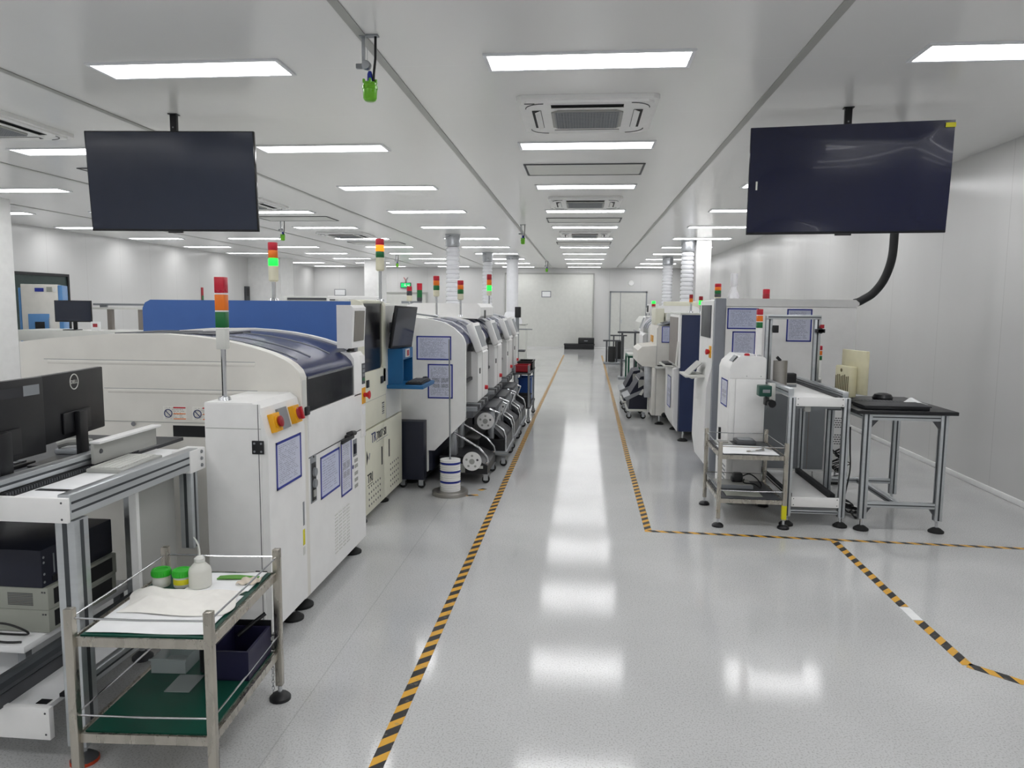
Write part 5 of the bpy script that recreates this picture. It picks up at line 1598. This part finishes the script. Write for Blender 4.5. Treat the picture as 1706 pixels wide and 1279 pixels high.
# ------------------------------------------------------------------ loader / buffer
t = thing('board_loader', 'white upright loader cabinet with red top button and signal tower, before the printer', 'machine', (1.31, 6.25, 0))
y0, y1 = 5.98, 6.45
q = MB()
q.prism([(1.168, 0.07), (1.448, 0.07), (1.448, 1.175), (1.435, 1.19), (1.42, 1.196), (1.25, 1.202), (1.185, 1.14), (1.168, 1.09)], 'y', y0+0.006, y1, 'white')
q.build('body', t)
q = MB()
q.box(1.218, 1.445, y0, y0+0.006, 0.09, 1.015, 'white', bev=0.002).box(1.172, 1.215, y0, y0+0.006, 0.09, 1.015, 'white', bev=0.002)
q.prism([(1.172, 1.022), (1.445, 1.022), (1.445, 1.172), (1.432, 1.186), (1.418, 1.192), (1.25, 1.197), (1.19, 1.13), (1.172, 1.085)], 'y', y0, y0+0.006, 'white')
for x in (1.3, 1.41): q.lathe([(0.004, 0), (0.003, -0.002)], (x, y0, 1.04), 'grey', 8, 'y')
q.build('door', t)
for i in range(5):
    B(1.168, 1.1665, y0+0.05, y0+0.3, 0.15+i*0.035, 0.165+i*0.035, 'grey').build('vent_slit', t)
notice(t, 'x', y0+0.06, y0+0.32, 0.78, 1.0, 1.167, 'print_photo', -1)
B(1.167, 1.15, y0+0.28, y0+0.31, 0.48, 0.58, 'black').build('door_handle', t)
s_ = Vector((0.05, 0, 0.062)).normalized()
q = MB()
for d0, d1, m_ in ((0.0005, 0.006, 'dark_grey'), (0.006, 0.0065, 'grey')):
    nn = Vector((-s_.z, 0, s_.x)); a = Vector((1.186, 0, 1.141))
    v = [a+s_*u+nn*d+Vector((0, yy, 0)) for d in (d0, d1) for (u, yy) in ((0.012, y0+0.03), (0.07, y0+0.03), (0.07, y0+0.16), (0.012, y0+0.16))]
    q.add(v, [(0, 1, 2, 3), (4, 5, 6, 7), (0, 1, 5, 4), (1, 2, 6, 5), (2, 3, 7, 6), (3, 0, 4, 7)], m_)
q.build('control_display', t)
MB().lathe([(0.022, 0), (0.022, 0.012), (0.014, 0.018)], (1.305, y0+0.05, 1.2), 'red', 14).build('stop_button', t)
stack_light(t, 1.395, y0+0.07, 1.193, 1.20, 0.155, 0.022, square=True, body=0.215, body_m='white')
for x, y in ((1.21, y0+0.05), (1.41, y0+0.05), (1.21, y1-0.05), (1.41, y1-0.05)):
    level_foot(MB(), x, y, 0.075, 0.045, 'green_mat' if y < 6.2 and x < 1.3 else 'rubber').build('levelling_foot', t)

# ------------------------------------------------------------------ conveyor frame with scanner gantry
t = thing('transfer_conveyor', 'aluminium conveyor stand with white top beam and tall scanner gantry, right of the loader', 'conveyor', (1.68, 6.0, 0))
for x, y, z0_ in ((1.507, 5.445, 0.07), (1.888, 5.445, 0.07), (1.507, 6.5, 0.07), (1.888, 6.5, 0.07)):
    profile_post(MB(), x, y, z0_, 0.945, 0.045).build('leg', t)
    level_foot(MB(), x, y, 0.075, 0.05).build('levelling_foot', t)
q = B(1.53, 1.865, 5.415, 5.43, 0.882, 0.948, 'white', bev=0.003)
for x in (1.543, 1.853):
    for z in (0.895, 0.935): q.lathe([(0.004, 0), (0.003, -0.0015)], (x, 5.415, z), 'dark_grey', 8, 'y')
q.build('end_beam', t)
B(1.53, 1.868, 5.43, 6.5, 0.92, 0.932, 'white', bev=0.002).build('top_plate', t)
profile_beam(MB(), 'y', 5.47, 6.7, 1.507, 0.975, 0.04, 0.055).build('side_rail', t)
q = profile_beam(MB(), 'y', 5.47, 6.7, 1.888, 0.965, 0.04, 0.04); q.box(1.845, 1.867, 5.47, 6.68, 0.933, 0.95, 'black')
q.build('side_rail', t)
q = MB().box(1.54, 1.85, 5.45, 5.49, 0.862, 0.878, 'grey').box(1.60, 1.64, 5.44, 5.48, 0.84, 0.88, 'grey_panel').box(1.78, 1.86, 5.47, 5.51, 0.85, 0.872, 'dark_grey')
q.build('cross_tie', t)
q = B(1.53, 1.865, 5.415, 5.428, 0.145, 0.218, 'white', bev=0.003)
for x in (1.545, 1.85):
    for z in (0.16, 0.205): q.lathe([(0.004, 0), (0.003, -0.0015)], (x, 5.415, z), 'dark_grey', 8, 'y')
q.build('lower_end_plate', t)
B(1.53, 1.868, 5.428, 6.45, 0.175, 0.187, 'white', bev=0.002).build('lower_sheet', t)
B(1.532, 1.555, 5.5, 6.4, 0.187, 0.225, 'black_matte').build('lower_rail', t)
B(1.825, 1.862, 5.5, 6.4, 0.187, 0.225, 'black_matte').build('lower_rail', t)
profile_beam(MB(), 'x', 1.53, 1.865, 5.445, 0.105, 0.03, 0.025).build('floor_bar', t)
for x in (1.505, 1.885):
    profile_post(MB(), x, 6.2, 0.99, 1.52, 0.05).build('gantry_post', t)
q = profile_beam(MB(), 'x', 1.485, 1.905, 6.165, 1.508, 0.02, 0.035); q.build('gantry_beam', t)
B(1.53, 1.575, 6.16, 6.185, 1.38, 1.44, 'black', bev=0.003).build('sensor', t)
q = MB().cyl((1.895, 6.17, 1.40), (1.895, 6.13, 1.40), 0.022, 'black', 12).box(1.86, 1.93, 6.13, 6.18, 1.385, 1.415, 'black', bev=0.004).cyl((1.91, 6.15, 1.42), (1.91, 6.15, 1.45), 0.016, 'red_dark', 10)
q.build('clamp_knob', t)
q = MB()
q.add([(1.53+0.11*(0.5-0.5*math.cos(a)), 6.1+0.05*math.sin(a)*(-1), z) for z in (0.96, 1.16) for a in [PI*i/12 for i in range(13)]],
      [(i, i+1, 14+i, 13+i) for i in range(12)], 'brushed')
q.box(1.53, 1.64, 6.1, 6.104, 0.96, 1.16, 'brushed').cyl((1.58, 6.08, 1.16), (1.55, 6.08, 1.19), 0.012, 'black', 8)
q.build('metal_guard', t)
q = B(1.36, 1.455, 5.80, 5.90, 0.9, 0.985, 'green_mat', bev=0.008).box(1.385, 1.44, 5.798, 5.802, 0.93, 0.955, 'grey').box(1.44, 1.485, 5.81, 5.89, 0.87, 1.0, 'off_white', bev=0.003)
q.box(1.41, 1.475, 5.82, 5.88, 0.83, 0.89, 'black', bev=0.006).cyl((1.45, 5.76, 0.85), (1.45, 5.82, 0.85), 0.03, 'black', 12)
q.build('drive_motor', t)
q = B(1.62, 1.76, 6.25, 6.33, 0.955, 1.045, 'black', bev=0.01).box(1.64, 1.76, 6.245, 6.25, 0.955, 0.965, 'off_white'); q.box(1.62, 1.76, 6.25, 6.33, 0.932, 0.955, 'grey')
q.build('scanner', t)
stack_light(t, 1.955, 6.36, 0.945, 0.946, 0.125, 0.025, square=True, body=0.20, body_m='white')
B(1.909, 1.98, 6.22, 6.40, 0.93, 0.945, 'off_white').build('lamp_bracket', t)
q = B(1.91, 1.955, 6.23, 6.3, 0.95, 1.01, 'off_white', bev=0.004); q.box(1.92, 1.945, 6.226, 6.23, 0.965, 0.995, 'grey')
q.build('control_box', t)

# ------------------------------------------------------------------ right steel cart and its contents
CR = Vector((1.23, 5.645, 0))
steel_cart(CR, 0, 0.462, 0.6, 'steel two-tier cart on the right before the white loader', tag_=True, mat_='dark_grey')
def on_r(mb): return mb.xf(Matrix.Translation(CR))
solo(on_r(MB().sheet(lambda u, v: (-0.2+0.39*u, -0.27+0.33*v, ZS+0.003+0.002*math.sin(5*u)), 8, 6, 'paper', 0.0015)), 'paper_sheet', 'white paper sheet at the front of the right cart upper shelf', 'paper')
random.seed(11)
names = [('long steel spatula', 0.12), ('short steel tool', 0.07), ('flat steel blade', 0.09), ('thin steel rod', 0.1)]
for i, (nm, ln) in enumerate(names):
    x, y, a = 0.03+0.03*i, -0.2+0.045*i, 0.4+0.5*i
    q = MB().box(-ln/2, ln/2, -0.008, 0.008, 0, 0.004, 'chrome', bev=0.001).box(-ln/2-0.03, -ln/2, -0.006, 0.006, 0, 0.008, 'steel', bev=0.002)
    q.xf(Matrix.Translation((x+0.03, y+0.04, ZS+0.0056)) @ Matrix.Rotation(a, 4, 'Z'))
    solo(on_r(q), 'hand_tool', f'{nm} on the white paper of the right cart', 'tool', 'steel tools on the right cart')
q = MB().box(-0.04, 0.11, 0.08, 0.24, ZS, ZS+0.035, 'dark_grey', bev=0.01); q.box(-0.02, 0.09, 0.1, 0.22, ZS+0.035, ZS+0.042, 'grey', bev=0.003)
solo(on_r(q), 'instrument', 'flat dark grey instrument at the back of the right cart upper shelf', 'instrument')
q = MB().box(-0.19, -0.07, 0.08, 0.24, ZS, ZS+0.012, 'grey_panel', bev=0.003).box(-0.17, -0.1, 0.1, 0.16, ZS+0.012, ZS+0.02, 'brushed')
solo(on_r(q), 'metal_plate', 'pale metal plate at the left back of the right cart upper shelf', 'plate')
q = MB().box(-0.2, 0.08, 0.0, 0.2, ZL, ZL+0.03, 'grey', bev=0.004); q.box(-0.19, 0.07, 0.01, 0.19, ZL+0.03, ZL+0.033, 'grey_panel')
solo(on_r(q), 'stencil_tray', 'flat grey tray on the lower shelf of the right cart', 'tray')
q = MB().sheet(lambda u, v: (-0.16+0.26*u, -0.22+0.16*v, ZL+0.003+0.002*math.sin(6*u)), 8, 6, 'pc_grey', 0.0015)
solo(on_r(q), 'printed_sheet', 'greyish sheet lying at the front of the right cart lower shelf', 'sheet')
q = MB().box(-0.05, 0.02, 0.08, 0.16, ZL+0.0335, ZL+0.1, 'black', bev=0.012); q.box(-0.065, -0.03, 0.085, 0.15, ZL+0.0335, ZL+0.07, 'black', bev=0.01)
solo(on_r(q), 'power_adapter', 'black power plug block on the lower shelf of the right cart', 'adapter')
cable([CR+Vector(p) for p in ((0.02, 0.12, 0.28), (0.07, 0.12, 0.30), (0.12, 0.11, 0.275), (0.16, 0.1, 0.225), (0.14, 0.05, 0.212), (0.09, 0.02, 0.245), (0.02, 0.05, 0.246), (0.03, 0.1, 0.262))], 0.005, 'black cable curling from the plug on the right cart lower shelf')

# ------------------------------------------------------------------ desk
t = thing('work_table', 'black-topped table on aluminium legs before the grey right wall', 'table', (2.27, 5.78, 0))
B(1.925, 2.605, 5.335, 6.22, 0.846, 0.872, 'black', bev=0.004).build('table_top', t)
for x in (2.015, 2.53):
    for y in (5.39, 6.16):
        lg = profile_post(MB(), x, y, 0.085, 0.845, 0.05).build('leg', t)
        level_foot(MB(), x, y, 0.09, 0.052).build('levelling_foot', lg)
for y in (5.39, 6.16):
    profile_beam(MB(), 'x', 2.04, 2.505, y, 0.822, 0.045, 0.045).build('top_rail', t)
    profile_beam(MB(), 'x', 2.04, 2.505, y, 0.19, 0.04, 0.04).build('bottom_rail', t)
for x in (2.015, 2.53):
    profile_beam(MB(), 'y', 5.415, 6.135, x, 0.822, 0.045, 0.045).build('side_rail', t)
profile_beam(MB(), 'y', 5.41, 6.14, 2.26, 0.19, 0.04, 0.04).build('middle_rail', t)
for x, s in ((2.04, 1), (2.505, -1)):
    MB().prism([(x, 0.8), (x+s*0.05, 0.8), (x, 0.74)], 'y', 5.38, 5.40, 'dark_grey').build('corner_bracket', t)
    MB().prism([(x, 0.17), (x+s*0.035, 0.17), (x, 0.12)], 'y', 5.38, 5.40, 'dark_grey').build('corner_bracket', t)
ZD = 0.8725
t = thing('monitor', 'yellowed monitor seen from behind, with vented stand block, on the black table', 'monitor', (0, 0, 0))
q = MB().box(-0.17, 0.17, -0.015, 0.015, 0.05, 0.385, 'beige', bev=0.006)
q.build('housing', t)
B(-0.15, 0.15, 0.0152, 0.017, 0.075, 0.365, 'screen_dark').build('screen', t)
q = MB().box(-0.155, 0.07, -0.075, -0.015, 0.02, 0.26, 'beige', bev=0.012)
rb = q.build('rear_block', t)
k = MB()
for i in range(8): k.box(-0.14+i*0.025, -0.127+i*0.025, -0.0765, -0.0745, 0.04, 0.2-0.02*abs(math.cos(i)), 'beige_slot')
k.build('vent_slots', rb)
MB().lathe([(0.014, -0.002), (0.014, 0)], (-0.06, -0.075, 0.225), 'beige_slot', 12, 'y').build('emblem', rb)
q = MB().box(-0.1, 0.1, -0.09, 0.08, 0, 0.012, 'black', bev=0.004).box(-0.03, 0.03, -0.06, -0.02, 0.012, 0.06, 'black')
q.build('foot', t)
t.location = (2.12, 5.98, ZD); turn(t, math.radians(-79))
t = thing('keyboard', 'black keyboard on the black table in front of the yellowed monitor', 'keyboard', (0, 0, 0))
MB().box(-0.2, 0.2, -0.06, 0.06, 0, 0.018, 'black', bev=0.005).build('base', t)
q = MB()
for i in range(5):
    for k in range(16): q.box(-0.19+k*0.0237, -0.171+k*0.0237, -0.052+i*0.021, -0.035+i*0.021, 0.018, 0.024, 'dark_grey')
q.build('keys', t)
t.location = (2.2, 5.735, ZD); turn(t, math.radians(-10))
q = MB().lathe([(0.07, 0), (0.075, 0.02), (0.06, 0.045), (0.03, 0.055), (0.0, 0.056)], (2.34, 5.98, ZD), 'black', 22)
solo(q, 'headset_pouch', 'round black soft pouch lying behind the keyboard on the black table', 'pouch')
t = thing('flat_case', 'flat black folder case lying at the front of the black table', 'case', (2.2, 5.5, ZD))
B(1.99, 2.43, 5.38, 5.62, ZD, ZD+0.022, 'black', bev=0.004).build('body', t)
B(1.985, 2.44, 5.375, 5.63, ZD+0.022, ZD+0.03, 'charcoal', bev=0.003).build('lid', t)
q = MB().sheet(lambda u, v: (2.43+0.13*u, 5.70+0.14*v, ZD+0.004+0.035*math.sin(PI*u)**2*(0.4+0.6*v)), 12, 6, 'paper', 0.0015)
solo(q, 'paper_sheet', 'folded white paper tenting up at the back of the black table', 'paper')
random.seed(5)
def tangle(curves, r, name, label):
    q = MB()
    for P in curves: q.tube(spline(P, 6), r, 'cable', 7)
    o = solo(q, name, label, 'cables')
    o['kind'] = 'stuff'
    return o
tangle([[(2.11+0.05*math.cos(k*1.3+i), 5.72+0.1*i+0.08*math.sin(k*1.7), 0.008+0.02*abs(math.sin(k+i))+0.004*i) for k in range(10)] for i in range(4)], 0.005, 'floor_cables', 'tangle of black cables on the floor between the conveyor stand and table')
tangle([[(2.24+0.06*math.cos(k*1.9+i)+0.01*i, 6.64+0.03*math.cos(k+i), 0.02+0.04*k+0.01*i) for k in range(9)] for i in range(6)], 0.0045, 'hanging_cables', 'bunch of dark cables against the low white printer side')

cable([(1.96, 5.55, 0.72), (1.965, 5.56, 0.66), (1.985, 5.6, 0.54), (2.01, 5.65, 0.38), (2.005, 5.7, 0.2), (2.0, 5.74, 0.06), (2.0, 5.78, 0.007), (2.03, 5.84, 0.007)], 0.0055, 'single black plug cable hanging down beside the right leg of the conveyor stand')
# ------------------------------------------------------------------ navy machine
t = thing('navy_machine', 'dark navy sided machine with white front, between the printer and cream machine', 'machine', (1.6, 9.2, 0))
y0, y1 = 8.75, 9.7
B(1.14, 2.1, y0, y1, 0.12, 1.49, 'navy', bev=0.006).build('body', t)
B(1.12, 2.12, y0-0.01, y1, 1.49, 1.515, 'off_white', bev=0.004).build('top_plate', t)
B(1.115, 1.139, y0, y1, 0.87, 1.49, 'white', bev=0.004).build('front_trim', t)
B(1.108, 1.115, y0+0.12, y1-0.05, 0.9, 1.46, 'taupe').build('front_recess', t)
q = MB().prism([(1.139, 0.1), (1.085, 0.2), (1.075, 0.85), (1.139, 0.86)], 'y', y0+0.1, y1, 'white'); q.build('lower_door', t)
notice(t, 'x', y0+0.3, y0+0.62, 0.36, 0.74, 1.0735, 'print_photo', -1)
q = MB().prism([(1.09, 0.89), (1.10, 0.89), (1.125, 1.18), (1.112, 1.18)], 'y', y0+0.02, y0+0.12, 'off_white'); q.build('side_flap', t)
q = B(0.98, 1.09, y0+0.25, y1-0.1, 0.86, 0.88, 'off_white', bev=0.004).box(1.0, 1.08, y0+0.3, y1-0.2, 0.88, 0.9, 'black', bev=0.004)
q.build('keyboard_shelf', t)
stack_light(t, 1.28, 9.05, 1.515, 1.62, 0.09, 0.022, lamps=('red_dark', 'amber'), body=0.02, pole_r=0.012, body_m='lamp_body')
stack_light(t, 1.395, 9.05, 1.515, 1.60, 0.10, 0.024, lamps=('red_dark', 'green_lit'), body=0.01, pole_r=0.012, body_m='lamp_body')
for x, y in ((1.2, y0+0.06), (2.0, y0+0.06), (1.2, y1-0.06), (2.0, y1-0.06)):
    level_foot(MB(), x, y, 0.125, 0.06).build('levelling_foot', t)

# ------------------------------------------------------------------ cream mounter and trolleys on the right
t = thing('cream_mounter', 'cream machine with bulging front housing, right of aisle beyond the navy machine', 'machine', (1.5, 10.6, 0))
y0, y1 = 9.95, 11.15
q = MB().prism([(0.985, 0.13), (2.2, 0.13), (2.2, 1.33), (1.0, 1.33), (0.985, 1.30), (0.985, 1.1)], 'y', y0, y1, 'white_warm'); q.box(0.93, 0.984, y0, y0+0.5, 0.13, 0.78, 'white_warm', bev=0.01)
q.build('body', t)
q = MB().prism([(0.985, 0.78), (0.80, 0.79), (0.735, 0.84), (0.735, 1.0), (0.79, 1.05), (0.985, 1.07)], 'y', y0+0.01, y1-0.25, 'white_warm'); q.build('front_housing', t)
q = B(0.84, 0.93, y0+0.1, y0+0.2, 0.36, 0.78, 'galvanised', bev=0.006); q.build('front_post', t)
q = MB().prism([(1.02, 1.33), (1.25, 1.33), (1.25, 1.42), (1.05, 1.37)], 'y', y0+0.02, y0+0.3, 'dark_grey'); q.prism([(1.0, 1.345), (1.02, 1.33), (1.3, 1.42), (1.3, 1.45)], 'y', y0, y0+0.35, 'galvanised')
q.build('top_louvre', t)
q = B(1.0, 1.12, y0+0.5, y1-0.1, 1.33, 1.56, 'cream', bev=0.01); q.box(1.14, 1.5, y0+0.4, y1-0.1, 1.33, 1.5, 'off_white', bev=0.02); q.build('top_unit', t)
notice(t, 'y', 1.04, 1.15, 1.11, 1.325, y0-0.001, 'print_table', -1)
B(0.98, 0.983, y0, y0+0.01, 0.14, 1.3, 'grey').build('edge_seam', t)
q = B(0.96, 1.12, y0-0.12, y0-0.002, 0.77, 0.8, 'off_white', bev=0.004).box(0.99, 1.1, y0-0.1, y0-0.02, 0.8, 0.815, 'black', bev=0.003); q.build('keyboard_shelf', t)
B(0.985, 0.975, y0+0.56, y0+0.9, 1.09, 1.18, 'cardboard_yellow').build('warning_plate', t)
stack_light(t, 1.02, 11.0, 1.56, 1.565, 0.08, 0.028, lamps=('green_lit', 'red_lamp'), body=0.02, body_m='off_white')
MB().lathe([(0.02, 0), (0.035, 0.01), (0.035, 0.03)], (1.1, y0-0.02, 0.14), 'black', 10, 'y').build('latch_knob', t)
for x, y in ((1.05, y0+0.1), (2.1, y0+0.1), (1.05, y1-0.1), (2.1, y1-0.1)):
    level_foot(MB(), x, y, 0.135, 0.06).build('levelling_foot', t)
def flap_trolley(y0, y1, label, x_out=0.6, x_in=0.92):
    t = thing('feeder_trolley', label, 'trolley', ((x_out+x_in)/2, (y0+y1)/2, 0), 'feeder trolleys')
    B(x_out+0.04, x_in, y0, y1, 0.11, 0.14, 'off_white', bev=0.004).build('base_frame', t)
    q = MB().prism([(x_out+0.06, 0.14), (x_in, 0.14), (x_in, 0.62), (x_in-0.1, 0.6), (x_out+0.08, 0.36)], 'y', y0+0.02, y1-0.02, 'dark_box'); q.build('body', t)
    q = MB().prism([(x_out-0.01, 0.3), (x_out+0.03, 0.26), (x_out+0.22, 0.36), (x_out+0.25, 0.42)], 'y', y0, y1, 'grey'); q.prism([(x_out+0.2, 0.35), (x_out+0.24, 0.34), (x_out+0.28, 0.42), (x_out+0.25, 0.43)], 'y', y0-0.004, y0+0.01, 'off_white')
    q.build('front_flap', t)
    q = MB().prism([(x_out+0.19, 0.44), (x_in-0.03, 0.5), (x_in-0.03, 0.56), (x_out+0.19, 0.56)], 'y', y0+0.005, y1-0.005, 'grey_panel'); q.build('waste_chute', t)
    for x in (x_out+0.07, x_in-0.05):
        for y in (y0+0.05, y1-0.05): caster(MB(), x, y, 0.036).build('castor', t)
    return t
flap_trolley(10.45, 11.1, 'dark trolley with grey sloping flap, nearest on the right of aisle')
flap_trolley(11.35, 12.0, 'dark trolley with grey sloping flap, second on the right of aisle', 0.58, 0.88)
m5 = mounter(1, 0.98, 11.25, 12.45, 'white mounter behind the cream machine, second from front on the right', screen=False)
m6 = mounter(1, 1.08, 12.55, 13.75, 'white mounter with rounded top cover, third on the right', cover=True)
B_ = None
t = thing('head_unit', 'white head unit with dark slots on the second right mounter', 'unit', (1.15, 11.8, 1.48))
B(1.0, 1.14, 11.4, 11.9, 1.478, 1.62, 'white', bev=0.01).build('housing', t)
B(0.985, 1.0, 11.6, 11.8, 1.5, 1.6, 'black', bev=0.003).build('slot', t)
# green-framed trolley, reel racks farther on
t = thing('green_trolley', 'green-framed flat trolley with pale boards on it, right aisle edge', 'trolley', (1.0, 13.6, 0))
for x in (0.78, 0.96):
    for y in (12.6, 13.4): B(x-0.015, x+0.015, y-0.015, y+0.015, 0.0, 0.74, 'green_frame').build('leg', t)
for z in (0.72, 0.3): B(0.765, 0.975, 12.585, 13.415, z, z+0.03, 'green_frame').build('shelf', t)
q = B(0.78, 0.96, 12.65, 13.3, 0.7505, 0.775, 'off_white', bev=0.003)
solo(q, 'board_stack', 'pale flat boards lying on the green trolley', 'boards')
for i, (x, y, h_) in enumerate(((0.80, 20.6, 0.62), (1.04, 21.8, 0.72), (1.0, 16.4, 1.0))):
    t = thing('reel_rack', ['dark upright reel rack on the right near the far wall, nearer the aisle', 'dark upright reel rack on the right near the far wall, one behind', 'thin dark frame stand beyond the green trolley'][i], 'rack', (x, y, 0))
    B(x-0.22, x+0.22, y-0.2, y+0.2, 0.0, 0.05, 'grey', bev=0.01).build('base', t)
    for dx in (-0.14, 0.14): MB().cyl((x+dx, y, 0.05), (x+dx, y, h_), 0.022, 'dark_grey', 8).build('post', t)
    B(x-0.24, x+0.24, y-0.03, y+0.03, h_, h_+0.04, 'dark_grey').build('cross_bar', t)
    if i < 2: MB().lathe([(0.1, 0), (0.1, h_-0.2)], (x, y, 0.06), 'black_matte', 14).build('reel_column', t)
# ducts and an oven on the right
duct(2.2, 16.27, 1.32, 'thick white corrugated duct beside the right pillar', 0.135)
duct(2.36, 21.5, 1.32, 'white corrugated duct farther along the right wall', 0.14)
oven(1.5, 2.33, 14.4, 22.2, 'long pale reflow oven under the right corrugated ducts')
t = thing('wall_cabinet_unit', 'pale boxed unit on a bracket behind the navy machine, near right duct', 'unit', (1.75, 14.0, 1.5))
B(1.5, 2.2, 13.9, 14.25, 1.50, 1.68, 'cream', bev=0.01).build('housing', t)
B(1.9, 2.1, 13.95, 14.2, 1.476, 1.5, 'dark_grey').build('bracket', t)
MB().cyl((2.0, 14.08, 0.0), (2.0, 14.08, 1.476), 0.03, 'grey', 8).build('post', t)
t = thing('smoke_detector', 'small round white detector on the far wall above the double door', 'detector', (1.75, YF, 2.45))
MB().lathe([(0.09, -0.04), (0.1, -0.02), (0.1, -0.0005)], (1.75, YF, 2.45), 'white', 18, 'y').build('body', t)
